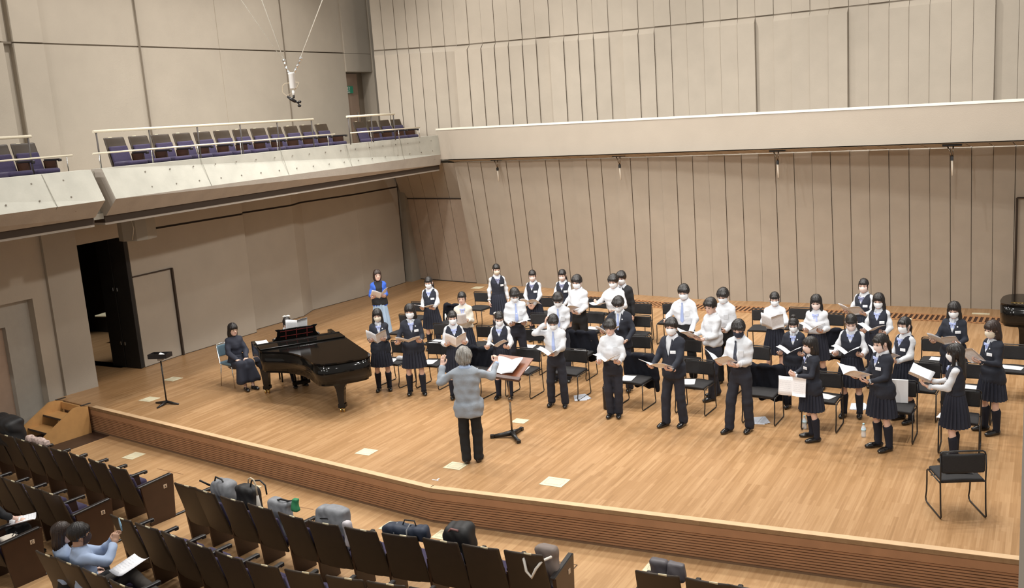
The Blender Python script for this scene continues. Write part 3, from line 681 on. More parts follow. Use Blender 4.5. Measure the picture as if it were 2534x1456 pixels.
# (key, backrest px, label)
CHL = [('lone', 2383, 1118, 'empty black chair standing alone near the stage front, its back to the hall'),
 ('b2', 1005, 780, 'black chair half hidden behind the shoulder of the second blazer girl from the piano'),
 ('1', 987, 846, 'black chair just behind the long-haired blazer girl next to the piano tail'),
 ('2', 1078, 849, 'black front-row chair between the second blazer girl and the girl with the white hair bow'),
 ('4', 1091, 803, 'black second-row chair between the blazer girls and the girl with the white hair bow'),
 ('5', 1035, 748, 'black chair behind the vest girl who stands furthest left in the choir'),
 ('6', 1120, 758, 'black chair under a draped dark jacket, behind the unmasked girl in the cream cardigan'),
 ('7', 1190, 724, 'empty black chair left of the tall vest girl in the back row'),
 ('8', 1200, 808, 'black chair between the cream cardigan girl and the boy in the pale blue tie'),
 ('9j', 1187, 866, 'black chair under a dark jacket, seen above the shoulder of the conductor'),
 ('10', 1302, 864, 'black front-row chair right of the wooden conductor stand'),
 ('12', 1280, 724, 'black back-row chair between the tall vest girl and the girl with the bun'),
 ('13', 1357, 736, 'black chair in the back row right of the vest girl with the bun'),
 ('14', 1335, 777, 'black chair in the third row just left of the bowed boy in shirt sleeves'),
 ('15', 1322, 816, 'black second-row chair left of the boy holding his head'),
 ('16', 1477, 738, 'black back-row chair right of the tall boy reading at his waist'),
 ('17', 1466, 774, 'black third-row chair behind the draped jacket chair in the middle'),
 ('18', 1582, 751, 'black back-row chair right of the boy in the black suit'),
 ('19', 1578, 782, 'black chair behind the elbow of the navy blazer boy with glasses'),
 ('20j', 1437, 826, 'black second-row chair carrying a dark jacket, behind the boy holding his head'),
 ('21', 1418, 866, 'black front-row chair beside the legs of the boy holding his head'),
 ('22', 1575, 832, 'black second-row chair directly behind the navy blazer boy with glasses'),
 ('23j', 1578, 884, 'black front-row chair carrying a dark jacket, behind the smiling unmasked boy'),
 ('25', 1665, 752, 'black back-row chair left of the tall boy in the blue tie'),
 ('26', 1700, 840, 'black second-row chair behind the blazer boy with the open white collar'),
 ('27', 1727, 893, 'black front-row chair right of the blazer boy with the open white collar'),
 ('28', 1868, 858, 'black second-row chair behind the boy in the navy face mask'),
 ('30j', 1893, 911, 'black front-row chair carrying a dark jacket, behind the boy in the navy face mask'),
 ('31', 1890, 766, 'black back-row chair left of the white-bloused girl holding up a booklet'),
 ('32', 1982, 763, 'black back-row chair between the two white-bloused girls'),
 ('33', 2054, 777, 'black back-row chair right of the long-haired girl in a white blouse'),
 ('34j', 2063, 820, 'black chair under a dark jacket behind the girl reading with bowed head'),
 ('35', 2040, 923, 'black front-row chair behind the blazer girl holding a page low'),
 ('36', 2320, 838, 'black chair left of the masked blazer girl in the back on the right'),
 ('37', 2285, 898, 'black second-row chair right of the ponytail girl with the cream hair bow'),
 ('38', 2518, 856, 'black chair furthest right, behind the brown-haired blazer girl'),
 ('39', 2414, 902, 'black second-row chair just left of the brown-haired blazer girl'),
 ('40', 2378, 966, 'black front-row chair behind the vest girl with hair down her back'),
 ('41', 2222, 943, 'black front-row chair with a white folder, behind the ponytail blazer girl')]
CHAIRS = {}
for k, x, y, lab in CHL:
    CHAIRS[k] = stage_chair(x, y, lab, math.radians(24) if k == 'lone' else math.pi+math.radians(jit(4)))
for k, lab, dx, dy, rz in [('1', 'white sheet on the seat of the chair next to the piano tail', .05, .08, .3), ('2', 'white sheet on the front-row seat beside the second blazer girl', .02, .06, .2),
    ('4', 'white sheet on the second-row seat left of the girl with the white hair bow', 0, .05, .1), ('9j', 'white sheet on the seat seen above the shoulder of the conductor', .04, .12, .3),
    ('10', 'white sheet on the seat just right of the wooden conductor stand', 0, .04, .2), ('14', 'white sheet on the third-row seat left of the bowed boy in shirt sleeves', .02, 0, .1),
    ('15', 'white sheet on the second-row seat left of the boy holding his head', .08, -.05, .1), ('17', 'white sheet on the third-row seat behind the central draped jacket', -.02, -.1, 1.5),
    ('20j', 'white sheet on the seat under the central draped jacket', 0, -.02, 1.5), ('23j', 'white sheet on the seat behind the smiling unmasked boy', .09, .06, .15), ('27', 'white sheets on the seat right of the open-collared blazer boy', .1, .02, .3),
    ('35', 'white sheet on the seat behind the blazer girl holding a page low', -.02, 0, 1.2), ('34j', 'printed sheet on the seat under the jacket behind the girl with bowed head', .04, .05, 1.5),
    ('36', 'white sheet on the seat left of the masked blazer girl at the back right', -.05, -.02, 1.5), ('38', 'white sheet on the seat furthest right on stage', .05, .02, 1.45),
    ('39', 'white sheet on the seat just left of the brown-haired blazer girl', 0, 0, 1.5), ('40', 'white sheet on the seat behind the girl with hair down her back', .12, .08, 1.4), ('lone', 'white sheet on the seat of the lone empty chair', .02, .02, 1.5),
    ('7', 'white sheet on the empty seat left of the tall vest girl', .1, 0, .2), ('28', 'white sheet on the second-row seat behind the boy in the navy mask', .1, .05, .2), ('31', 'white sheet on the seat left of the girl holding up a booklet', -.14, .0, .2)]:
    if k in ('7', '31'): continue
    on_seat(CHAIRS[k], lab, 0, dx, dy, rz)
# jackets thrown over chair backs
M_NAVY = mat('navy_wool', (.008, .009, .014), .95, noise=.2, nscale=25, bump=.6, bscale=12, spec=.2)
def jacket_sdf(X, Y, Z):
    f = .008*np.sin(26*X+7*Z)+.006*np.sin(17*Z+31*X+9*Y)+.004*np.sin(60*X+20*Z)
    a = rbox(X, Y+.235, Z, (0, 0, .60), (.27, .052, .225), .045)
    a = smin(a, cone(X, Y, Z, (.24, -.22, .78), (.285, -.24, .42), .055, .045), .05)
    a = smin(a, cone(X, Y, Z, (.285, -.24, .42), (.27, -.27, .20), .045, .035), .03)
    a = smin(a, cone(X, Y, Z, (-.24, -.23, .78), (-.28, -.25, .44), .052, .04), .05)
    a = smin(a, rbox(X, Y+.30, Z, (.05, 0, .45), (.2, .018, .22), .015), .04)
    a = smin(a, cone(X, Y, Z, (-.12, -.19, .80), (.12, -.19, .80), .03, .03), .04)
    return a+f
_v, _q = sdf_mesh(jacket_sdf, (-.42, -.42, .1), (.42, -.08, .9), .014)
JK = np_mesh('draped_jacket', [(_v, _q, 0, True)], [M_NAVY])
for k, lab in (('6', 'dark jacket draped over the chair behind the cream cardigan girl'), ('9j', 'dark jacket draped over the chair above the conductor\'s shoulder'), ('20j', 'dark jacket draped over a second-row chair behind the boy holding his head'),
               ('23j', 'dark jacket draped over the chair behind the smiling unmasked boy'), ('30j', 'dark jacket draped over the chair behind the boy in the navy mask'), ('34j', 'dark jacket draped over the chair behind the girl with bowed head')):
    c = CHAIRS[k]; o = link('jacket', JK, None, c.location.copy()); o.rotation_euler = c.rotation_euler; o.scale = (-1 if k in ('20j', '23j', '30j') else 1, 1, 1)
    tag(o, lab, 'jacket', 'dark jackets draped over stage chairs')
    e = MB(); e.lathe([(.004, 0), (.007, .002), (.004, .004)], 10, 0, Matrix.Translation((.2, -.10 if False else -.165, .66))@Matrix.Rotation(-1.57, 4, 'X')); e.build('badge', [M_CHROME], o)

# ================================================================== BOTTLES, BAGS AND PAPER ON THE STAGE FLOOR
M_PET = mat('clear_plastic', (.88, .93, .97), .12, alpha=.55, spec=.8)
def bottle(px, py, label):
    p = P(px, py); t = empty('water_bottle', (p[0], p[1], 0), 0, 1, label, 'bottle', 'clear water bottles on the stage floor')
    MB().lathe([(.028, 0), (.033, .006), (.033, .06), (.030, .075), (.033, .09), (.033, .13), (.027, .15), (.013, .178), (.012, .188)], 14, 0).build('bottle_body', [M_PET], t)
    MB().lathe([(.0125, .184), (.0155, .185), (.0155, .203), (.012, .206)], 12, 0).build('cap', [mat('pale_blue_cap', (.45, .72, .80), .4)], t)
    MB().lathe([(.0338, .092), (.0338, .128)], 14, 0).build('label_wrap', [mat('blue_white_wrap', (.55, .75, .85), .5)], t)
bottle(1991, 1062, 'clear water bottle beside the legs of the blazer girl holding a page low')
bottle(2137, 1082, 'clear water bottle left of the legs of the ponytail blazer girl')
p = P(2090, 1024); t = empty('flask', (p[0], p[1], 0), 0, 1, 'grey flask with a pale lilac lid by the shoes of the bowed girl', 'flask')
MB().lathe([(.032, 0), (.035, .005), (.035, .18), (.03, .19)], 14).build('flask_body', [mat('grey_flask', (.13, .12, .14), .4)], t)
MB().lathe([(.033, .185), (.034, .19), (.034, .225), (.03, .23)], 14).build('lid', [mat('lilac', (.50, .47, .66), .5)], t)
MB().lathe([(.0356, .03), (.0356, .12)], 14).build('sleeve', [mat('lilac_wrap', (.42, .42, .66), .6)], t)
p = P(1503, 1012); t = empty('document_tube', (p[0], p[1], 0), .2, 1, 'black upright tube case behind the ankles of the smiling unmasked boy', 'case')
MB().lathe([(.06, 0), (.065, .01), (.065, .36), (.06, .375)], 16).build('case_body', [M_BLKPL], t)
MB().tube([(-.05, 0, .37), (-.045, 0, .41), (.045, 0, .41), (.05, 0, .37)], .008, 6).build('handle', [M_BLKPL], t)
for px, py, lab, rz in ((1436, 986, 'white sheets on the floor under the chair beside the boy holding his head', .5), (1876, 1043, 'white sheets on the floor under the jacket chair behind the navy mask boy', .2), (2122, 1008, 'white paper on the floor behind the legs of the girl with bowed head', .1)):
    p = P(px, py); mb = MB()
    for k in range(3): mb.box((.02*k, .015*k, .003+.004*k), (.21, .30, .003), 0, 0, None, .15*k)
    o = mb.build('paper_stack', [mat('bluish_paper', (.66, .70, .78), .7)], None, (p[0], p[1], 0)); o.rotation_euler = (0, 0, rz); tag(o, lab, 'paper')
c = CHAIRS['41']; t = empty('folder', (c.location[0]+.02, c.location[1]+.13, .472), .1, 1, 'white folder standing on the chair behind the ponytail blazer girl', 'folder')
MB().box((0, 0, .17), (.24, .03, .33), 0, .004, Matrix.Rotation(-.12, 4, 'X')).build('folder_body', [M_PAPER], t)
p = CHAIRS['1'].location; t = empty('pencil_case', (p[0]+.12, p[1]+.04, .4745), .3, 1, 'translucent plastic pouch on the seat next to the piano tail', 'pouch')
sdf_obj('pouch_body', lambda X, Y, Z: rbox(X, Y, Z, (0, 0, .035), (.10, .06, .033), .028)+.004*np.sin(50*X+30*Y), (-.14, -.1, -.03), (.14, .1, .1), .01, mat('clear_pouch', (.6, .62, .66), .3, alpha=.7), t)
# flat floor plates
def plate(px, py, z, label, w=.29, d=.27, rz=0.):
    p = P(px, py, z); mb = MB(); mb.box((0, 0, .0025), (w, d, .005), 0, .001); mb.tube([(-w*.34, -d*.3, .0055), (w*.34, -d*.3, .0055), (w*.38, 0, .0055), (w*.34, d*.3, .0055), (-w*.34, d*.3, .0055), (-w*.38, 0, .0055)], .003, 4, 1, closed=True, smooth=False)
    o = mb.build('floor_socket_plate', [M_PLATE, mat('plate_line', (.55, .53, .42), .5)], None, (p[0], p[1], z+.001)); o.rotation_euler = (0, 0, rz); tag(o, label, 'floor plate', 'cream socket plates in the floors')
for a in [(428, 939, 0, 'cream floor plate on the stage right of the black tray stand', .3, .27), (370, 989, 0, 'cream floor plate on the stage left of the black tray stand', .3, .27), (907, 1119.5, 0, 'cream floor plate between the piano and the stage edge', .27, .24),
          (1128, 1154, 0, 'cream floor plate behind the heels of the conductor', .28, .25), (1287, 1043, 0, 'small cream floor plate beside the pole of the wooden music stand', .24, .2), (1373, 1194, 0, 'large cream floor plate near the stage edge right of the conductor', .33, .29),
          (1182, 712.5, 0, 'cream floor plate at the back left of the tall vest girl', .3, .3), (2427, 777, 0, 'cream plate in the boards before the back wall on the right', .34, .12),
          (331, 1129, FZ, 'cream plate in the hall floor below the wooden steps', .27, .3), (617, 1209, FZ, 'cream plate in the hall floor above the umbrella handle', .29, .26), (972, 1304, FZ, 'cream plate in the hall floor behind the rolled navy bag', .29, .27),
          (1098, 1325, FZ, 'cream plate in the hall floor behind the black backpack', .24, .26), (1628, 1407, FZ, 'cream plate in the hall floor above the two right-hand seats', .30, .26)]: plate(*a)
p = P(1077, 1189); mb = MB(); mb.box((0, 0, .0015), (.10, .02, .002)); mb.box((.02, .035, .0015), (.02, .07, .002)); o = mb.build('tape_mark', [M_PAPER], None, (p[0], p[1], .001)); tag(o, 'small white T of tape on the stage near its front bend', 'tape')
# long floor grille before the back wall
mb = MB(); GR = [((-11.6, 22.62), (-9.3, 22.22)), ((-9.3, 22.22), (-8.0, 21.95)), ((-8.0, 21.95), (-.3, 21.72))]
for (a, b) in GR:
    A = np.array(a); B = np.array(b); L_ = np.linalg.norm(B-A); d = (B-A)/L_; n = np.array([d[1], -d[0]]); wd = .62
    mb.prism([tuple(A), tuple(A+n*wd), tuple(B+n*wd), tuple(B)], .001, .004, 1)
    for o0 in (0, wd-.04): mb.prism([tuple(A+n*o0), tuple(A+n*(o0+.04)), tuple(B+n*(o0+.04)), tuple(B+n*o0)], .004, .02, 0)
    k = 0
    while k < L_: q_ = A+d*k; mb.prism([tuple(q_), tuple(q_+n*wd), tuple(q_+n*wd+d*.045), tuple(q_+d*.045)], .004, .018, 0); k += .105
tag(mb.build('trim_5', [mat('grille_wood', (.42, .21, .09), .5), mat('grille_dark', (.05, .02, .01), .8)]), kind='structure')

# ================================================================== WOODEN STEPS at the front-left corner
t = empty('wooden_steps', (-16.18, 11.06, FZ), math.atan2(-.125, 1.), 1, 'tan wooden two-tread steps leading up to the left end of the stage', 'steps')
for s in (-1, 1):
    x = s*.45; poly = [(-.03, 0), (-.03, .52), (-.16, .56), (-.30, .56), (-.92, .20), (-.98, .08), (-.94, 0), (-.62, 0), (-.20, .0)]
    Mx = Matrix.Translation((x-.02, 0, 0))@Matrix.Rotation(math.pi/2, 4, 'Z')@Matrix.Rotation(math.pi/2, 4, 'X')
    MB().prism(poly, 0, .04, 0, Mx).build('side_panel', [M_TAN], t)
for y, z in ((-.30, .34), (-.62, .17)):
    mb = MB(); mb.box((0, y-.0, z), (.86, .30, .03), 0, .004); mb.box((0, y-.148, z+.004), (.86, .012, .034), 1); mb.build('tread', [M_TAN, M_GROOVE], t)
MB().box((0, -.06, .44), (.86, .03, .14), 0, .003).build('back_rail', [M_TAN], t)
for x in (-.45, .45): MB().box((x, -.06, .565), (.05, .2, .012), 0, .003).build('hook_plate', [M_BLKMET], t)

# ================================================================== GRAND PIANO: origin at the bass front corner, +Y towards the tail, +X bass, -X treble
def arc(c, r, a0, a1, n, ry=None): return [(c[0]+r*math.cos(math.radians(a0+(a1-a0)*i/n)), c[1]+(ry or r)*math.sin(math.radians(a0+(a1-a0)*i/n))) for i in range(n+1)]
def bez(p0, p1, p2, p3, n): return [tuple(np.array(p0)*(1-t)**3+3*np.array(p1)*t*(1-t)**2+3*np.array(p2)*t*t*(1-t)+np.array(p3)*t**3) for t in [i/n for i in range(n+1)]]
OUT = [(0, 0), (0, 2.55)]+bez((0, 2.55), (0, 2.74), (-.10, 2.80), (-.36, 2.80), 8)[1:]+bez((-.36, 2.80), (-.74, 2.80), (-.97, 2.78), (-.98, 2.45), 8)[1:]+bez((-.98, 2.45), (-.98, 1.72), (-1.10, 1.42), (-1.50, 1.10), 10)[1:]+bez((-1.50, 1.10), (-1.56, 1.05), (-1.58, 1.0), (-1.58, .92), 3)[1:]+[(-1.58, .86), (-1.58, 0)]
def inset(poly, d):
    n = len(poly); r = []
    for i in range(n):
        a, b, c = np.array(poly[i-1]), np.array(poly[i]), np.array(poly[(i+1) % n]); e1 = (b-a)/(np.linalg.norm(b-a)+1e-9); e2 = (c-b)/(np.linalg.norm(c-b)+1e-9)
        m = np.array([-e1[1]-e2[1], e1[0]+e2[0]]); m /= np.linalg.norm(m)+1e-9; r.append(tuple(b+m*d/max(.4, m.dot(np.array([-e1[1], e1[0]])))))
    return r
def make_piano(label, desk=True):
    t = empty('grand_piano', (0, 0, 0), 0, 1, label, 'piano')
    O = OUT[::-1] if False else OUT
    rim = MB()
    O2 = [(x, max(y, .22)) for x, y in O]; rim.prism(O2, .62, .955, 0, smooth=True); rim.prism(inset(O2, .05), .57, .62, 0)
    for i in range(len(rim.s)):
        if len(rim.f[i]) > 4: rim.s[i] = False
    rim.box((-.045, .13, .80), (.09, .3, .34), 0, .012); rim.box((-1.525, .13, .80), (.09, .3, .34), 0, .012); rim.box((-.785, .12, .645), (1.5, .26, .07), 0, .008)
    rim.build('case', [M_PIANO], t)
    if desk:
        lid = MB(); L2 = [(x+(.012 if x > -.5 else -.012), max(y, .60)+(.012 if y > 2 else 0)) for x, y in O]; lid.prism(L2, .957, .982, 0); lid.build('lid', [M_PIANO], t)
        fl = MB(); fl.box((-.785, .80, 1.0), (1.57, .40, .022), 0, .006); fl.box((-.785, .585, .992), (1.55, .012, .012), 1); fl.box((-.785, .60, 1.012), (1.56, .05, .02), 0, .006); fl.build('folded_front_lid', [M_PIANO, M_BRASS], t)
        MB().box((-.785, .42, .945), (1.40, .30, .02)).build('plate', [M_PIANOIN], t)
        MB().box((-.785, .06, .80), (1.38, .15, .03)).build('keybed', [M_PIANO], t)
        kb = MB()
        for k in range(52): kb.box((-.785-.60+.0235*(k+.5)-.01, .07, .822), (.0222, .15, .022), 0, .002)
        kb.build('white_keys', [M_WBRIGHT], t)
        kb = MB()
        for k in range(51):
            if k % 7 in (0, 1, 3, 4, 5): kb.box((-.785-.60+.0235*(k+1)-.01, .10, .838), (.011, .095, .014), 0, .002)
        kb.build('black_keys', [M_PIANO], t)
        MB().box((-.785, .17, .875), (1.38, .03, .13), 0, .005).build('fallboard', [M_PIANO], t)
        dk = MB(); R_ = Matrix.Translation((-.785, .40, .985))@Matrix.Rotation(math.radians(-22), 4, 'X')
        pts = [(-.44, 0), (.44, 0), (.40, .05), (.37, .10), (.36, .20), (.40, .245), (.34, .25), (.28, .235), (0, .245), (-.28, .235), (-.34, .25), (-.40, .245), (-.36, .20), (-.37, .10), (-.40, .05)]
        dk.prism(pts, -.008, .008, 0, R_@Matrix.Rotation(math.pi/2, 4, 'X')); dk.box((0, -.03, .012), (.90, .06, .014), 0, .004, R_)
        for x in (-.2, 0, .2): dk.box((x, .011, .12), (.016, .006, .2), 1, 0, R_)
        dk.box((0, .011, .09), (.62, .006, .012), 1, 0, R_); dk.box((0, .011, .20), (.62, .006, .012), 1, 0, R_)
        dk.build('music_desk', [M_PIANO, M_PIANOIN], t)
        mb = MB()
        for x in (-.40, .42): mb.lathe([(.012, 0), (.016, .01), (.008, .03), (.012, .05)], 8, 0, Matrix.Translation((-.785+x, .36, .99)))
        mb.build('desk_fittings', [M_CHROME], t)
    else:
        lid = MB(); L2 = [(x+(.012 if x > -.5 else -.012), y) for x, y in O]; L2[0] = (.012, -.02); L2[-1] = (-1.58, -.02); lid.prism(L2, .957, .985, 0); lid.build('lid', [M_PIANO], t)
        mb = MB(); mb.tube([(-.16, .30, .988), (-.16, 2.62, .988)], .006, 6)
        for k in range(38): mb.box((-.16, .34+.06*k, .99), (.014, .03, .012))
        mb.build('hinge', [M_BRASS], t)
        MB().box((-.785, -.01, .88), (1.38, .04, .15), 0, .01).build('fallboard', [M_PIANO], t)
    def leg(x, y, rz, bw=1.0):
        R_ = Matrix.Translation((x, y, 0))@Matrix.Rotation(rz, 4, 'Z'); l = MB(); pr = [(.30, .62), (.285, .575), (.25, .565), (.245, .54), (.17, .53), (.105, .49), (.078, .43), (.066, .36), (.05, .15), (.066, .148), (.066, .09), (.052, .085)]
        pr = [((a-.07)*bw+.07 if a > .1 else a, b) for a, b in pr]; poly = [(a, b) for a, b in pr]+[(-a, b) for a, b in pr[::-1]]
        l.prism(poly[::-1], -.055, .055, 0, R_@Matrix.Rotation(math.pi/2, 4, 'X')); o = l.build('leg', [M_PIANO], t)
        c = MB(); c.tube([(0, 0, .095), (0, 0, .05)], .018, 8, 0, R_); c.box((0, 0, .07), (.09, .06, .015), 0, .004, R_)
        for s in (-1, 1): c.lathe([(.012, -.011), (.036, -.011), (.038, 0), (.036, .011), (.012, .011)], 16, 0, R_@Matrix.Translation((s*.03, .02, .038))@Matrix.Rotation(math.pi/2, 4, 'Y'))
        c.build('caster', [M_BRASS], o)
    leg(-1.42, .32, .6, .42); leg(-.15, .32, .6, .42); leg(-.52, 2.42, .55, .95)
    if desk:
        ly = MB(); ly.box((-.785-.11, .36, .36), (.03, .03, .50)); ly.box((-.785+.11, .36, .36), (.03, .03, .50)); ly.box((-.785, .36, .11), (.34, .10, .07), 0, .01); l_ = ly.build('pedal_lyre', [M_PIANO], t)
        rr_ = MB()
        for x in (-.05, 0, .05): rr_.tube([(-.785+x, .37, .14), (-.785+x, .37, .60)], .004, 6)
        for x in (-.08, 0, .08): rr_.box((-.785+x, .27, .085), (.022, .14, .01), 0, .003)
        rr_.build('pedals', [M_BRASS], l_)
    return t
pn = make_piano('long black grand piano with raised music desk in front of the choir', True)
_d3 = np.array((.81, -.585)); pn.location = (-12.28, 14.10, 0); pn.rotation_euler = (0, 0, math.atan2(_d3[1], _d3[0])-math.pi/2)
# lid is +Y; treble is -X after turning: d rotated clockwise is +X, so mirror the case
pn.scale = (-1, 1, 1)
p2_ = make_piano('closed black grand piano at the right edge behind the choir', False); p2_.location = (2.02, 18.33, 0); p2_.rotation_euler = (0, 0, math.radians(88)); p2_.scale = (-1, 1, 1)
_T = Matrix.Translation((-12.28, 14.10, 0))@Matrix.Rotation(math.atan2(_d3[1], _d3[0])-math.pi/2, 4, 'Z')
def pianopt(t_, d__, z): return _T@Vector((t_, d__, z))
o = link('open_score', BOOK[0], None); o.matrix_world = Matrix.Translation(pianopt(.74, .35, 1.19))@Matrix.Rotation(math.atan2(_d3[1], _d3[0])-math.pi/2, 4, 'Z')@Matrix.Rotation(math.radians(68), 4, 'X')
tag(o, 'open white score standing on the raised piano music desk', 'sheet music')
o = link('sheet_music', FLAT, None); o.matrix_world = Matrix.Translation(pianopt(1.42, .30, .987))@Matrix.Rotation(.9, 4, 'Z'); tag(o, 'single sheet lying on the near left corner of the piano', 'sheet music')
MB_ = MB(); MB_.box((0, 0, 0), (.12, .34, .012)); 
# bench
bp = pianopt(.785, -.42, 0); t = empty('piano_bench', (bp[0], bp[1], 0), math.atan2(_d3[1], _d3[0])-math.pi/2, 1, 'black piano bench behind the keyboard', 'bench')
sdf_obj('cushion', lambda X, Y, Z: rbox(X, Y, Z, (0, 0, .46), (.28, .17, .04), .03), (-.33, -.22, .39), (.33, .22, .53), .015, M_SEATFAB, t)
MB().box((0, 0, .40), (.52, .30, .05), 0, .004).build('bench_frame', [M_PIANO], t)
for sx in (-1, 1):
    for sy in (-1, 1): MB().tube([(sx*.23, sy*.12, .39), (sx*.235, sy*.125, 0)], [.022, .016], 6).build('leg', [M_PIANO], t)
# blue chair of the page turner
p = P(573, 945); t = empty('blue_chair', (-13.93, 13.05, 0), math.radians(-98), 1, 'chrome chair with a blue-grey padded seat and back beside the piano', 'chair')
for s in (-1, 1):
    MB().tube([(s*.215, .20, 0), (s*.215, .18, .42), (s*.205, -.02, .44), (s*.205, -.20, .45), (s*.20, -.26, .80)], .011, 8).build('leg', [M_CHROME], t)
    MB().tube([(s*.215, -.24, 0), (s*.205, -.17, .45)], .011, 8).build('leg', [M_CHROME], t)
MB().tube([(-.2, -.262, .80), (-.17, -.27, .83), (.17, -.27, .83), (.2, -.262, .80)], .011, 8).build('top_rail', [M_CHROME], t)
M_BLUEV = mat('blue_grey_vinyl', (.13, .22, .29), .5)
sdf_obj('seat', lambda X, Y, Z: rbox(X, Y, Z, (0, -.01, .465), (.21, .21, .028), .025), (-.26, -.26, .41), (.26, .26, .52), .0125, M_BLUEV, t)
sdf_obj('backrest', lambda X, Y, Z: rbox(X, Y-.3*X*X+.25-.05*(.7-Z), Z, (0, 0, .70), (.20, .02, .115), .018), (-.25, -.33, .56), (.25, -.16, .84), .0125, M_BLUEV, t)

# ================================================================== STANDS
WOOD_D = mat('red_brown_wood', (.19, .065, .03), .35, noise=.25, nscale=12); M_TUBE = mat('bronze_tube', (.30, .24, .18), .3, .9)
p = P(1268, 1082); t = empty('conductor_stand', (p[0], p[1], 0), math.radians(-8), 1, 'wooden conductor music stand on a metal pole with a black three-armed foot', 'music stand')
mb = MB()
for a in (100, 215, 325):
    r = math.radians(a); mb.tube([(0, 0, .07), (.14*math.cos(r), .14*math.sin(r), .045), (.31*math.cos(r), .31*math.sin(r), .025)], [.045, .036, .026], 6); mb.box((.31*math.cos(r), .31*math.sin(r), .028), (.06, .06, .055), 0, .006, None, r)
mb.build('foot', [M_BLKMET], t)
mb = MB(); mb.tube([(0, 0, .05), (0, 0, .62)], .016, 10); mb.tube([(0, 0, .60), (0, 0, 1.0)], .012, 10); mb.lathe([(.016, .56), (.026, .57), (.026, .62), (.016, .63)], 10); mb.tube([(.02, 0, .6), (.06, 0, .6)], .008, 6); mb.build('pole', [M_TUBE], t)
R_ = Matrix.Translation((0, .02, 1.10))@Matrix.Rotation(math.radians(28), 4, 'X')
mb = MB(); mb.box((0, .02, 0), (.66, .46, .018), 0, .004, R_); mb.build('desk_top', [WOOD_D], t)
mb = MB(); mb.box((0, -.225, .012), (.74, .075, .045), 0, .008, R_); mb.build('ledge', [mat('dark_ledge', (.07, .03, .02), .4)], t)
mb = MB(); mb.box((0, 0, 1.03), (.10, .06, .12), 0, .006); mb.build('bracket', [M_BLKMET], t)
sc = link('open_score', BOOK[0], None); sc.matrix_world = Matrix.Translation((p[0], p[1], 0))@Matrix.Rotation(math.radians(-8), 4, 'Z')@R_@Matrix.Translation((-.02, .0, .012))@Matrix.Scale(1.12, 4); tag(sc, 'open white score lying on the wooden conductor stand', 'sheet music')
p = P(413, 1001); t = empty('tray_stand', (p[0], p[1], 0), math.radians(20), 1, 'black stand with a small open tray box left of the piano', 'stand')
mb = MB()
for a in (-10, 165, 260):
    r = math.radians(a); mb.tube([(0, 0, .05), (.12*math.cos(r), .12*math.sin(r), .03), (.27*math.cos(r), .27*math.sin(r), .014)], [.03, .024, .014], 6)
mb.build('foot', [M_BLKMET], t); MB().tube([(0, 0, .04), (0, 0, .86)], .014, 8).build('pole', [M_BLKMET], t)
MB().box((0, 0, .875), (.10, .08, .06), 0, .01).build('bracket', [mat('grey_bracket', (.3, .29, .27), .5)], t)
mb = MB(); mb.box((0, 0, .91), (.36, .22, .012)); 
for s in (-1, 1): mb.box((0, s*.11, .945), (.36, .012, .08)); mb.box((s*.18, 0, .945), (.012, .22, .08))
mb.build('tray', [M_BLKPL], t)
o = sdf_obj('cloth', lambda X, Y, Z: ell(X, Y, Z, (0, 0, .03), (.06, .05, .045))+.006*np.sin(60*X+40*Y), (-.09, -.09, -.03), (.09, .09, .1), .01, M_WHITE, None, (p[0]+.04, p[1]+.0, .92)); tag(o, 'small white cloth in the tray of the black stand', 'cloth')

# ================================================================== HANGING MICROPHONE
c0 = DP(722, 200, 12); t = empty('hanging_microphone', tuple(c0), 0, 1, 'white hanging microphone winch with a small black stereo microphone below', 'microphone')
def mp(px, py): return tuple(DP(px, py, 12)-c0)
MB().lathe([(.034, -.095), (.038, -.09), (.038, .075), (.042, .08), (.042, .095), (.034, .1)], 16, 0, Matrix.Translation(mp(723, 200))).build('winch_body', [M_WBRIGHT], t)
for a, b, r in (((597, 0), (702, 152), .0035), ((648, 0), (703, 150), .006), ((798, 0), (744, 142), .006)):
    A_ = np.array(mp(*a)); B_ = np.array(mp(*b)); MB().tube([A_+(A_-B_)*3.2, B_], r, 6).build('cable', [mat('white_cable', (.8, .78, .7), .5)], t)
mb = MB()
for ch_ in ([(703, 150), (707, 164), (711, 174), (717, 182)], [(744, 145), (739, 158), (733, 168), (728, 180)]):
    for a, b in zip(ch_[:-1], ch_[1:]): mb.tube([mp(*a), mp(*b)], .013, 8)
    mb.lathe([(.006, -.022), (.022, -.012), (.022, .012), (.006, .022)], 10, 0, Matrix.Translation(mp(*ch_[0])))
mb.build('shackles', [M_CHROME], t)
mb = MB(); mb.tube([mp(722, 205), mp(706, 206), mp(699, 213), mp(699, 228), mp(708, 237), mp(723, 230)], .004, 6); mb.tube([mp(727, 203), mp(740, 204), mp(735, 216), mp(725, 226)], .004, 6); mb.build('signal_cord', [mat('cream_cord', (.62, .52, .38), .6)], t)
MB().lathe([(.016, -.03), (.016, .03)], 10, 0, Matrix.Translation(mp(726, 230))).build('collar', [M_WBRIGHT], t)
mb = MB(); mb.tube([mp(727, 236), mp(727, 243)], .012, 8); mb.tube([mp(711, 239), mp(722, 246), mp(732, 252)], [.012, .022, .018], 8); mb.tube([mp(731, 251), mp(739, 255)], .012, 8); mb.sphere(mp(742, 252), (.02, .02, .018), 10); mb.sphere(mp(741, 262), (.024, .024, .017), 10); mb.tube([mp(738, 254), mp(741, 262)], .008, 6); mb.build('microphone_head', [M_BLKPL], t)

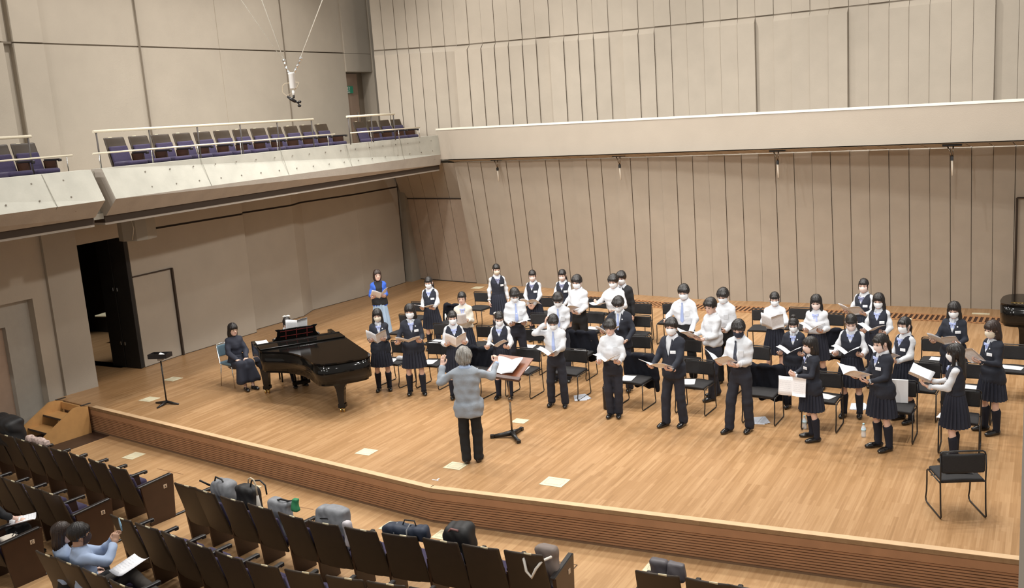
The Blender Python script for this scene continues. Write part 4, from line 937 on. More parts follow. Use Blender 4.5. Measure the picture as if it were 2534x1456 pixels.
# ================================================================== SPEAKER UNDER THE BALCONY, PIPE BRACKETS UNDER THE BAND
sp_ = V(336, 562, (-15.9, 0), (-15.9, 1)); t = empty('loudspeaker', tuple(sp_), math.radians(20), 1, 'grey-beige faceted loudspeaker hung under the left balcony above the dark door', 'loudspeaker')
M_SPK = mat('speaker_grey', (.30, .27, .22), .7)
MB().prism([(-.30, -.16), (-.12, -.30), (.16, -.28), (.30, -.12), (.30, .22), (.18, .30), (-.30, .22)], -.25, .27).build('cabinet', [M_SPK], t)
mb = MB(); mb.tube([(.10, -.30, .20), (.14, -.31, 0), (.08, -.31, -.22)], .008, 6); mb.build('trim_strip', [mat('pale_strip', (.6, .55, .45), .5)], t); MB().box((0, .1, .40), (.2, .2, .3)).build('mount', [M_SPK], t)
for px, py, lab in ((1220, 404, 'leftmost'), (1524, 395, 'second'), (1918, 382, 'third'), (2354, 368, 'rightmost')):
    q_ = V(px, py-10, BL_, BR_); t = empty('pipe_bracket', (q_[0], q_[1]+.20, 3.74), 0, 1, lab+' of the four dark hanging brackets under the long plaster band', 'bracket', 'dark brackets under the band')
    MB().box((0, 0, -.03), (.34, .10, .06), 0, .005).build('mounting_block', [M_BLKMET], t); mb = MB(); mb.tube([(-.09, 0, -.04), (.0, .0, -.26)], .014, 6); mb.tube([(.02, 0, -.04), (.01, 0, -.26)], .014, 6); mb.build('arm', [M_TUBE], t)
    MB().box((0, 0, -.29), (.05, .05, .08)).build('clamp', [M_BLKMET], t); MB().tube([(0, 0, -.30), (.01, .0, -.62)], .018, 8).build('hanging_rod', [mat('pale_rod', (.62, .55, .45), .6)], t)

# ================================================================== HALL SEATS (facing +Y)
def make_seat():
    t = empty('auditorium_seat', (0, 0, 0), 0, 1, 'x', 'seat')
    def R_(z): return Matrix.Translation((0, -.26, .42))@Matrix.Rotation(math.radians(16), 4, 'X')
    A = R_(0)
    v, q = sdf_mesh(lambda X, Y, Z: rbox(X, Y-.32*X*X, Z, (0, 0, .19), (.243-.02*(Z/.5), .014, .33), .013), (-.28, -.07, -.18), (.28, .08, .56), .0155)
    link('back_shell', np_mesh('back_shell', [(v, q, 0, True)], [M_SHELL]), t, M=A)
    v, q = sdf_mesh(lambda X, Y, Z: rbox(X, Y-.25*X*X-.045, Z, (0, 0, .11), (.205, .026, .225), .024), (-.25, -.02, -.16), (.25, .12, .38), .0155)
    link('back_cushion', np_mesh('back_cushion', [(v, q, 0, True)], [M_PURPLE]), t, M=A)
    v, q = sdf_mesh(lambda X, Y, Z: rbox(X, Y, Z-.05*np.clip(Y-.05, 0, 1), (0, -.0, .42), (.225, .225, .05), .045), (-.27, -.27, .34), (.27, .27, .50), .0155)
    link('seat_cushion', np_mesh('seat_cushion', [(v, q, 0, True)], [M_PURPLE]), t)
    MB().box((0, -.02, .365), (.40, .38, .02), 0, .006).build('seat_pan', [mat('grey_pan', (.16, .15, .13), .5)], t)
    MB().box((0, 0, 0), (.085, .012, .022), 0, .003, A@Matrix.Translation((.06, -.003, .518))).build('number_plate', [M_PLATE], t)
    mb = MB(); mb.box((-.26, -.02, .61), (.052, .42, .035), 0, .008); mb.box((-.26, .17, .60), (.05, .06, .05), 0, .01); a = mb.build('armrest', [M_BLKPL], t)
    mb = MB(); mb.prism([(-.20, 0), (.12, 0), (.06, .60), (-.26, .60)], -.015, .015, 0, Matrix.Translation((-.26, 0, 0))@Matrix.Rotation(math.pi/2, 4, 'Z')@Matrix.Rotation(math.pi/2, 4, 'X')); mb.build('stanchion', [M_ENDP], t)
    return t
SE0 = make_seat(); reg(SE0); se_used = [False]
def seat(x, y, z, rz, label, group):
    if not se_used[0]:
        se_used[0] = True; SE0.location = (x, y, z); SE0.rotation_euler = (0, 0, rz); SE0['label'] = label; SE0['group'] = group; return SE0
    return dup(SE0, (x, y, z), rz, label, group)
def back_xy(px, py, z): return P(px, py, z)[:2]
def letter(ch, t, M):
    """row letter built from strokes"""
    S = {'A': [[(-.3, -.5), (0, .5), (.3, -.5)], [(-.18, -.1), (.18, -.1)]], 'B': [[(-.25, -.5), (-.25, .5), (.1, .5), (.22, .3), (.1, .05), (-.25, .05)], [(.1, .05), (.28, -.2), (.1, -.5), (-.25, -.5)]],
         'C': [[(.28, .3), (.1, .5), (-.15, .45), (-.28, .15), (-.28, -.15), (-.15, -.45), (.1, -.5), (.28, -.3)]]}[ch]
    mb = MB(); s_ = .035
    for st in S: mb.tube([(a*s_, b*s_, 0) for a, b in st], .0035, 4, 0, M, smooth=False)
    return mb.build('row_letter', [M_ENDP], t)
def end_panel(x, y, rz, side, ch, label):
    t = empty('row_end_panel', (x, y, FZ), rz, 1, label, 'end panel', 'wooden end panels of the seat rows')
    Mx = Matrix.Rotation(math.pi/2, 4, 'Z')@Matrix.Rotation(math.pi/2, 4, 'X')
    pb = MB(); pb.prism([(-.17, 0), (.22, 0), (.27, .635), (-.25, .60)], -.02, .02, 0, Mx); pb.build('panel', [M_ENDP], t)
    MB().box((0, .01, .63), (.06, .54, .03), 0, .008, Matrix.Rotation(.06, 4, 'X')).build('armrest', [M_BLKPL], t)
    MB().box((0, .36, .015), (.04, .30, .03), 0, .01).build('floor_foot', [M_BLKMET], t)
    M1 = Matrix.Translation((side*.0225, .12, .50)); MB().box((0, 0, 0), (.006, .055, .055), 0, .001, M1).build('letter_plate', [mat('letter_plate', (.62, .48, .34), .5)], t)
    if ch: letter(ch, t, Matrix.Translation((side*.027, .12, .50))@Matrix.Rotation(math.pi/2, 4, 'Z')@Matrix.Rotation(math.pi/2, 4, 'X'))
ZT = .40
def rowline(pts, n_extra=0): return [back_xy(a, b, ZT) for a, b in pts]
def lay_row(P_, blk, row, fromside, skip_first=False, lead=0):
    """P_: left-top corner of each back, last entry is the right end of the last back"""
    n = len(P_)-1; seats = []
    for i in range(n):
        a, b = P_[i], P_[i+1]; d = (b-a)/np.linalg.norm(b-a); c = a+d*.25; nrm = np.array([-d[1], d[0]]); o = c+nrm*.41; rz = math.atan2(d[1], d[0])
        k = i if fromside == 'left' else n-1-i
        seats.append((seat(o[0], o[1], FZ, rz, '%s seat from the %s in the %s row of the %s block' % (ORD[k], 'aisle on its left' if fromside == 'left' else 'aisle on its right', row, blk), 'seats of the %s row, %s block' % (row, blk)), o, rz))
    return seats
A_L = rowline([(118, 1111.5), (165.5, 1123), (212, 1138), (261.7, 1153.4)]); dd = (A_L[-1]-A_L[0])/3
A_L = [A_L[0]-dd*k for k in (4, 3, 2, 1)]+A_L+[A_L[-1]+dd*.97]
sA = lay_row(A_L, 'left', 'front', 'right')
A_C = rowline([(424, 1198), (473, 1210), (537, 1231), (604, 1249), (680, 1270), (753, 1292), (843.6, 1308), (936, 1323.8), (1036.5, 1335.6), (1133.6, 1351), (1237.8, 1366.4), (1334, 1380)])
sAC = lay_row(A_C, 'centre', 'front', 'left')
B_L = rowline([(3, 1186), (52, 1201.5), (96, 1216.6)]); dd = (B_L[-1]-B_L[0])/2; B_L = [B_L[0]-dd*k for k in (3, 2, 1)]+B_L+[B_L[-1]+dd]
sB = lay_row(B_L, 'left', 'second', 'right')
B_C = rowline([(264.6, 1276.6), (326, 1297), (390, 1317), (454, 1341), (524, 1367), (599, 1393), (694.5, 1413), (796, 1429), (897, 1443)]); dd = B_C[-1]-B_C[-2]; B_C += [B_C[-1]+dd*k for k in (1, 2)]
sBC = lay_row(B_C, 'centre', 'second', 'left')
C_C = rowline([(80, 1366), (132, 1385), (194, 1409), (261, 1437)]); dd = C_C[-1]-C_C[-2]; C_C += [C_C[-1]+dd*k for k in (1, 2)]
sCC = lay_row(C_C, 'centre', 'third', 'left')
c1 = B_L[-1]+(B_L[-1]-A_L[-1]); dd = B_L[-1]-B_L[-2]; C_L = [c1-dd*k for k in (3, 2, 1, 0)]
sCL = lay_row(C_L, 'left', 'third', 'right')
R_R = rowline([(1562.5, 1417), (1686, 1435), (1796, 1453)]); dd = R_R[-1]-R_R[-2]; R_R += [R_R[-1]+dd]
sR = lay_row(R_R, 'right', 'front', 'left')
def endp(seats, side, ch, lab):
    o, rz = (seats[-1] if side > 0 else seats[0])[1:]; d = np.array((math.cos(rz), math.sin(rz))); q_ = o+d*(.27*side); end_panel(q_[0], q_[1], rz, side, ch, lab)
endp(sA, 1, 'A', 'brown end panel with a small A plate closing the front row of the left block')
endp(sB, 1, 'B', 'brown end panel with a small plate closing the second row of the left block')
endp(sCL, 1, 'C', 'brown end panel with a small plate beside the seat with the pale tote bag')
endp(sAC, 1, None, 'brown end panel closing the right end of the centre front row')
# left-hand balcony seats, facing the stage
BZ = 3.99
def bal(px, py): return V(px, py, (-15.34, 10.92), (-16.03, 22.35))[1]
ys = [bal(x, float(np.interp(x, [250, 774], [342, 307]))) for x in (250, 311, 367, 421, 473, 522, 569, 614, 656, 697, 736, 774)]
ZTOPB = 4.96
def bseat(y, label, group): seat(-15.34-.0604*(y-10.92)+.41, y+.25, ZTOPB-.92, -math.pi/2, label, group)
for i, y in enumerate(ys): bseat(y, '%s purple seat from the left in the long balcony run' % ORD[i], 'purple seats of the long balcony run')
for i, px in enumerate((869, 901.5, 933, 962)): bseat(bal(px, 300-2*i), '%s purple seat from the left in the short balcony run by the door' % ORD[i], 'purple seats of the short balcony run')
for i, px in enumerate((19,)): yb = bal(px, 359); bseat(yb, 'single fully seen purple seat on the near balcony at the left edge', 'purple seats of the near balcony'); bseat(yb-.52, 'purple balcony seat cut off by the left edge of the picture', 'purple seats of the near balcony')
def rail(x0, pts, z, r, m, posts, zb, label, name='balcony_rail', dxb=0., pm=None):
    y0, y1 = pts; t = empty(name, (x0-.0, y0, zb), .06, 1, label, 'railing', 'pale railings of the left balcony')
    MB().tube([(0, 0, z-zb), (0, y1-y0, z-zb)], r, 10).build('handrail', [m], t)
    for y in posts: MB().tube([(0, y-y0, z-zb-r), (dxb, y-y0+(.0), 0)], r*.55, 8).build('post', [pm or M_RAILD], t)
XR = -14.55
yh = [VX(x, y, XR)[1] for x, y in ((230, 325), (806, 291), (858, 288), (985, 280), (95, 337), (0, 342))]
rail(XR, (yh[0], yh[1]), 5.075, .026, M_RAIL, [yh[0]+.06]+[VX(x, 310, XR)[1] for x in (374, 501, 614, 712, 803)], 4.43, 'long high pale handrail over the main balcony seat run')
rail(XR, (yh[2], yh[3]), 5.085, .026, M_RAIL, [yh[2]+.05]+[VX(x, 285, XR)[1] for x in (923, 983)], 4.43, 'short high pale handrail in front of the four seats by the door')
rail(XR, (yh[5]-2.5, yh[4]), 5.06, .026, M_RAIL, [yh[4]-.06], 4.43, 'high pale handrail at the left edge of the picture')
yl = [VX(x, y, -14.42)[1] for x, y in ((232, 381), (866, 327), (795, 331), (1063, 310), (208, 383))]
rail(-14.45, (yl[0], yl[1]), 4.70, .016, M_RAIL, [VX(x, 360, -14.42)[1] for x in (245, 383, 505, 618, 715, 850)], 4.43, 'long low pale rail along the main balcony parapet', dxb=-.0, pm=M_METAL)
rail(-14.55, (yl[1]+.15, yl[3]), 4.70, .016, M_RAIL, [VX(x, 320, -14.5)[1] for x in (925, 1000, 1056)], 4.43, 'low rail along the parapet in front of the short seat run', pm=M_METAL)
rail(-14.40, (5.4, yl[4]), 4.70, .016, M_RAIL, [yl[4]-.12, yl[4]-1.9], 4.43, 'low pale rail on the near balcony parapet at the left edge', pm=M_METAL)

# ================================================================== BAGS AND THINGS ON THE HALL SEATS
def top_of(seats, i, dz=.93, fwd=-.36):
    o, rz = seats[i][1:]; n = np.array([-math.sin(rz), math.cos(rz)]); return o+n*fwd, rz
def lump(name, seats, i, dx, size, m, label, cat, seed=1, dz=.72, fwd=-.1, h=.016, extra=None):
    o, rz = seats[i][1:]; n = np.array([-math.sin(rz), math.cos(rz)]); d = np.array([math.cos(rz), math.sin(rz)]); q_ = o+n*fwd+d*dx
    t = empty(name, (q_[0], q_[1], FZ+dz), rz, 1, label, cat)
    sx, sy, sz = size; k = seed*1.7
    sdf_obj('bag_body', lambda X, Y, Z: rbox(X, Y, Z, (0, 0, 0), (sx, sy, sz), min(sx, sy, sz)*.55)+.009*np.sin(19*X+k+9*Z)+.007*np.sin(27*Z+17*Y+k*2)+.003*np.sin(55*X+40*Z+k), (-sx-.05, -sy-.05, -sz-.05), (sx+.05, sy+.05, sz+.05), h, m, t)
    return t
M_GREYB = mat('grey_nylon', (.22, .23, .25), .6, noise=.2, nscale=12); M_NAVB = mat('navy_nylon', (.02, .03, .055), .6, noise=.2, nscale=12); M_BLKB = mat('black_nylon', (.014, .014, .015), .6)
t = lump('grey_bag', sAC, 1, -.02, (.19, .10, .24), M_GREYB, 'grey bag with black straps on the second seat of the centre front row', 'bag', 1, .70, -.08)
MB().tube([(-.16, -.04, .16), (-.08, -.05, .29), (.05, -.05, .28), (.15, -.03, .12)], .012, 6).build('strap', [M_BLKB], t)
MB().tube([(-.19, -.08, .16), (-.27, -.17, .25), (-.24, -.19, .26), (-.16, -.10, .18)], .012, 6).build('strap', [M_BLKB], t)
t = lump('black_bag', sAC, 2, -.1, (.17, .10, .23), M_BLKB, 'black bag with an upright loop handle, third seat of the centre front row', 'bag', 2, .72, -.05)
MB().tube([(.05, 0, .19), (.10, 0, .31), (.24, .02, .33), (.33, .02, .28), (.34, .02, .16)], .011, 6).build('handle', [M_BLKB], t)
o_, rz_ = sAC[3][1:]; pu = np.array(o_)+np.array([-math.sin(rz_), math.cos(rz_)])*-.22+np.array([math.cos(rz_), math.sin(rz_)])*-.22
t = empty('umbrella', (pu[0], pu[1], FZ), 0, 1, 'folded umbrella with a pale crook handle standing between two front row seats', 'umbrella')
MB().tube([(0, 0, .45), (0, 0, .75), (0, 0, .95)], [.03, .035, .014], 8).build('folded_canopy', [mat('grey_canopy', (.45, .42, .38), .7)], t)
MB().tube([(0, 0, .94), (0, -.01, 1.10), (-.02, -.015, 1.16), (-.06, -.02, 1.18), (-.10, -.02, 1.16), (-.11, -.02, 1.11)], .010, 8).build('handle', [mat('pale_handle', (.60, .50, .36), .4)], t)
t = lump('grey_tote', sAC, 3, .04, (.17, .08, .23), M_GREYB, 'small grey bag with a long dark strap, fourth seat of the centre front row', 'bag', 3, .66, -.1)
MB().tube([(-.05, 0, .22), (.05, -.02, .26), (.16, 0, .25), (.24, 0, .27), (.27, 0, .18)], .012, 6).build('strap', [M_BLKB], t)
t = lump('green_pouch', sAC, 4, -.16, (.05, .04, .08), mat('green_cloth', (.03, .22, .09), .7), 'small bright green pouch beside the seat back in the front row', 'pouch', 4, .93, -.16, .01)
t = lump('grey_case', sAC, 5, -.08, (.21, .11, .26), M_GREYB, 'large soft grey case on the fifth seat of the centre front row', 'bag', 5, .72, -.10)
MB().tube([(-.2, -.08, .12), (0, -.11, .16), (.2, -.08, .12)], .008, 6).build('zip', [M_BLKB], t)
t = lump('white_cloth', sAC, 6, -.28, (.035, .04, .15), mat('white_print_cloth', (.55, .52, .55), .8), 'crumpled white and dark cloth between the sixth and seventh front row seats', 'cloth', 6, .76, -.26, .012)
t = lump('rolled_bag', sAC, 7, .02, (.27, .085, .09), M_NAVB, 'rolled navy bag with a carry handle lying on the eighth front row seat back', 'bag', 7, .90, -.27, .014)
MB().tube([(-.03, 0, .08), (.0, 0, .14), (.12, 0, .14), (.14, 0, .07)], .008, 6).build('handle', [M_BLKB], t)
for x in (-.10, .06): MB().tube([(x, -.09, -.05), (x, -.085, .06), (x, 0, .092), (x, .085, .05)], .01, 6).build('strap', [M_GREYB], t)
t = lump('black_backpack', sAC, 8, .08, (.16, .12, .28), M_BLKB, 'black backpack on the ninth seat of the centre front row', 'backpack', 8, .71, -.10)
MB().tube([(-.10, -.09, .20), (-.03, -.12, .27), (.06, -.12, .26)], .012, 6).build('strap', [mat('grey_red_strap', (.25, .12, .11), .7)], t)
t = lump('grey_tote', sAC, 10, .14, (.12, .07, .26), mat('taupe_canvas', (.22, .18, .16), .8), 'taupe canvas tote with white straps hung over the last centre front row seat', 'bag', 9, .62, -.10)
w_ = mat('white_webbing', (.75, .72, .66), .7)
MB().tube([(-.16, -.26, .16), (-.13, -.30, .24), (-.11, -.30, .10), (-.05, -.31, .04), (0, -.30, .14), (.06, -.27, .22), (.10, -.12, .20)], .016, 6).build('strap', [w_], t)
for i, k, lab in ((0, 0, 'left'), (0, 1, 'right')):
    t = lump('dark_handle_bag', sR, 0, -.05+.18*k, (.09, .05, .10), mat('dark_silver_cloth', (.11, .10, .11), .5), 'small dark bag rising behind the right block seat, the %s one of two' % lab, 'bag', 10+k, .83, -.14, .012)
t = lump('black_coat', sA, 0, .2, (.35, .16, .24), M_BLKB, 'black coat heaped over the front row seats at the left edge', 'coat', 12, .88, -.2, .02)
t = lump('striped_scarf', sA, 3, -.2, (.30, .05, .045), mat('pink_white_cloth', (.5, .38, .34), .8, noise=.6, nscale=25), 'pink and white cloth bundle lying on the left front row seats', 'cloth', 13, .93, -.30, .012)
t = lump('tote_bag', sCL, 2, .10, (.14, .10, .05), mat('cream_canvas', (.62, .56, .48), .8), 'pale cream tote bag on the seat beside the left end panel of the third row', 'bag', 14, .54, -.05, .012)
MB().tube([(-.02, .02, .04), (.04, .06, .11), (.12, .04, .12), (.12, -.03, .04)], .006, 6).build('handle', [M_BLKB], t)

# ================================================================== PEOPLE
def skin_mat(name, c): return mat(name, c, .55, sss=.08, noise=.04, nscale=20)
M_SKIN = skin_mat('skin', (.70, .47, .38)); M_SKIN2 = skin_mat('skin_tan', (.52, .31, .21))
M_EYE = mat('dark_eye', (.02, .012, .01), .3); M_LIP = mat('lips', (.50, .20, .17), .5)
def hair_mat(name, c, c2):
    m = bpy.data.materials.new(name); m.use_nodes = True; nt = m.node_tree; b = nt.nodes['Principled BSDF']; L = nt.links
    tc = nt.nodes.new('ShaderNodeTexCoord'); mp = nt.nodes.new('ShaderNodeMapping'); mp.inputs['Scale'].default_value = (140, 140, 9); L.new(tc.outputs['Object'], mp.inputs[0])
    n = nt.nodes.new('ShaderNodeTexNoise'); n.inputs['Scale'].default_value = 1.6; n.inputs['Detail'].default_value = 3; L.new(mp.outputs[0], n.inputs[0])
    r = nt.nodes.new('ShaderNodeValToRGB'); r.color_ramp.elements[0].position = .35; r.color_ramp.elements[1].position = .7; r.color_ramp.elements[0].color = tuple(c)+(1,); r.color_ramp.elements[1].color = tuple(c2)+(1,)
    L.new(n.outputs[0], r.inputs[0]); L.new(r.outputs[0], b.inputs['Base Color']); b.inputs['Roughness'].default_value = .42
    bp = nt.nodes.new('ShaderNodeBump'); bp.inputs['Strength'].default_value = .12; bp.inputs['Distance'].default_value = .004; L.new(n.outputs[0], bp.inputs['Height']); L.new(bp.outputs[0], b.inputs['Normal'])
    return m
M_HAIR = hair_mat('black_hair', (.006, .005, .005), (.022, .017, .015)); M_HAIRB = hair_mat('dark_brown_hair', (.014, .008, .006), (.045, .024, .016)); M_HAIRG = hair_mat('grey_hair', (.13, .125, .115), (.42, .40, .37))
M_SHIRT = mat('white_shirt', (.60, .62, .655), .85, noise=.03, nscale=9, bump=.9, bscale=17); M_CREAM = mat('cream_cardigan', (.62, .585, .51), .9, bump=.3, bscale=160)
M_VEST = mat('navy_vest', (.016, .019, .031), .9, noise=.12, nscale=30); M_SKIRT = mat('navy_skirt', (.015, .018, .032), .85, noise=.12, nscale=30)
M_BLAZ = mat('navy_blazer', (.014, .017, .028), .85, noise=.12, nscale=30, bump=.5, bscale=10); M_LAPEL = mat('navy_lapel', (.019, .022, .035), .8)
M_TROU = mat('navy_trousers', (.017, .019, .030), .85, noise=.1, nscale=30, bump=.5, bscale=9); M_TROB = mat('black_trousers', (.010, .010, .011), .85); M_SUIT = mat('black_suit', (.011, .011, .013), .85)
M_SOCK = mat('navy_sock', (.012, .013, .022), .95); M_SHOE = mat('black_leather', (.010, .009, .009), .18, coat=.4)
M_BOW = mat('pale_blue_bow', (.40, .47, .76), .7); M_BOWD = mat('lavender_check_bow', (.24, .26, .42), .8, noise=.5, nscale=60); M_TIE = mat('pale_blue_tie', (.30, .37, .60), .6); M_TIED = mat('dark_striped_tie', (.03, .035, .055), .6, noise=.6, nscale=40)
M_MASKW = mat('white_mask', (.84, .86, .88), .8); M_MASKC = mat('beige_mask', (.72, .63, .50), .8); M_MASKP = mat('pink_mask', (.78, .62, .56), .8); M_MASKN = mat('navy_mask', (.02, .025, .045), .8)
M_TAGW = mat('name_tag', (.82, .83, .85), .35); M_INK = mat('grey_ink', (.50, .54, .62), .7)
M_GJACK = mat('grey_blue_jacket', (.28, .315, .36), .9, noise=.06, nscale=90, bump=.8, bscale=14); M_BLUE = mat('cobalt_cardigan', (.035, .11, .50), .85); M_DENIM = mat('pale_blue_skirt', (.33, .45, .60), .85)
M_BLKTOP = mat('black_top', (.013, .013, .016), .85); M_NAVDR = mat('navy_dress', (.018, .021, .036), .8, noise=.1); M_LBLUE = mat('light_blue_shirt', (.38, .48, .68), .8, noise=.08, nscale=14)
M_BELT = mat('belt', (.012, .011, .01), .3); M_RIBB = mat('white_ribbon', (.80, .78, .72), .7); M_CRIBB = mat('cream_ribbon', (.72, .66, .48), .7)

# ---- canonical head: origin at the head centre, face towards +Y
def head_fn(X, Y, Z):
    a = ell(X, Y, Z, (0, -.012, .028), (.074, .092, .090)); a = smin(a, ell(X, Y, Z, (0, .018, -.035), (.060, .066, .078)), .03)
    a = smin(a, ell(X, Y, Z, (0, .048, -.088), (.030, .026, .022)), .03)
    a = smax(a, -ell(X, Y, Z, (.031, .098, .004), (.019, .018, .013)), .012); a = smax(a, -ell(X, Y, Z, (-.031, .098, .004), (.019, .018, .013)), .012)
    a = smin(a, cone(X, Y, Z, (0, .076, .006), (0, .093, -.028), .006, .0105), .010)
    a = smin(a, ell(X, Y, Z, (.012, .082, -.032), (.008, .009, .007)), .006); a = smin(a, ell(X, Y, Z, (-.012, .082, -.032), (.008, .009, .007)), .006)
    a = smin(a, ell(X, Y, Z, (0, .078, -.057), (.022, .009, .009)), .006)
    for s in (-1, 1): a = smin(a, ell(X, Y, Z, (s*.076, -.012, -.008), (.009, .019, .031)), .006)
    return smin(a, cone(X, Y, Z, (0, -.022, -.05), (0, -.045, -.20), .048, .054), .03)
HV, HQ = sdf_mesh(head_fn, (-.11, -.13, -.27), (.11, .13, .14), .0065)
def small(fn, lo, hi, h): return sdf_mesh(fn, lo, hi, h)
EYEP = []
for s in (-1, 1):
    EYEP.append(small(lambda X, Y, Z: ell(X, Y, Z, (s*.031, .0805, .003), (.0135, .007, .0045)), (s*.031-.02, .065, -.008), (s*.031+.02, .094, .014), .0022))
    EYEP.append(small(lambda X, Y, Z: cone(X, Y, Z, (s*.018, .0835, .0235), (s*.046, .074, .0215), .0022, .0016), (s*.032-.022, .06, .012), (s*.032+.022, .095, .03), .002))
LIPV = small(lambda X, Y, Z: ell(X, Y, Z, (0, .0845, -.057), (.020, .0058, .0058)), (-.026, .07, -.068), (.026, .096, -.046), .0024)
# ---- canonical hands: wrist at the origin, fingers along +Y, palm facing -Z (right hand: thumb on -X)
def hand_fn(curl, spread=0., thumb=0.):
    def fn(X, Y, Z):
        a = rbox(X, Y, Z, (0, .048, 0), (.037, .046, .0125), .012); a = smin(a, cone(X, Y, Z, (0, -.05, 0), (0, .01, 0), .026, .025), .02)
        for i, (x, l, y0) in enumerate(((-.029, .072, .088), (-.0095, .080, .093), (.0105, .074, .091), (.029, .058, .084))):
            p = np.array((x, y0, 0.)); an = 0; r = (.0088, .009, .0087, .0078)[i]
            for k, fr in enumerate((.45, .32, .25)):
                an += math.radians(curl[k]*(1+.08*i)); q_ = p+l*fr*np.array((spread*(x/.03)*.3, math.cos(an), -math.sin(an))); a = smin(a, cone(X, Y, Z, p, q_, r, r*.9), .004); p = q_; r *= .92
        p0 = np.array((-.030, .022, -.004)); p1 = np.array((-.060, .052, -.012-thumb*.2)); p2 = np.array((-.066+thumb*.3, .082, -.020-thumb*.3)); p3 = np.array((-.060+thumb*.5, .103, -.024-thumb*.5))
        a = smin(a, cone(X, Y, Z, p0, p1, .015, .0115), .012); a = smin(a, cone(X, Y, Z, p1, p2, .0108, .0095), .004); return smin(a, cone(X, Y, Z, p2, p3, .0095, .008), .004)
    return fn
HANDS = {}
for k, cu, sp_, th in (('grip', (28, 45, 35), .1, .02), ('relax', (14, 24, 18), .1, .01), ('open', (8, 14, 12), .8, 0.), ('fist', (62, 70, 45), 0, .05)):
    HANDS[k] = small(hand_fn(cu, sp_, th), (-.10, -.08, -.13), (.06, .20, .05), .0048)
# ---- canonical shoe: ankle above the origin, toe towards +Y
SHOE = small(lambda X, Y, Z: smax(smax(smin(smin(ell(X, Y, Z, (0, .105, .028), (.044, .085, .036)), ell(X, Y, Z, (0, -.02, .035), (.036, .060, .045)), .04), cone(X, Y, Z, (0, -.01, .03), (0, .09, .04), .034, .03), .03), -Z, .004), Z-.085, .01), (-.07, -.11, -.02), (.07, .22, .12), .0085)
def shoe_mesh(m, name='shoe'):
    key = 'shoe_'+m.name
    if key not in MATS:
        vv, qq = SHOE; sb = MB(); sb.prism([(.036*math.cos(t)*(1 if math.sin(t) < 0 else 1.15), .045+.115*math.sin(t)) for t in [2*math.pi*i/14 for i in range(14)]], 0, .012)
        sv = np.array(sb.v); 
        me = np_mesh('shoe', [(vv, qq, 0, True)], [m]); MATS[key] = me
    return MATS[key]
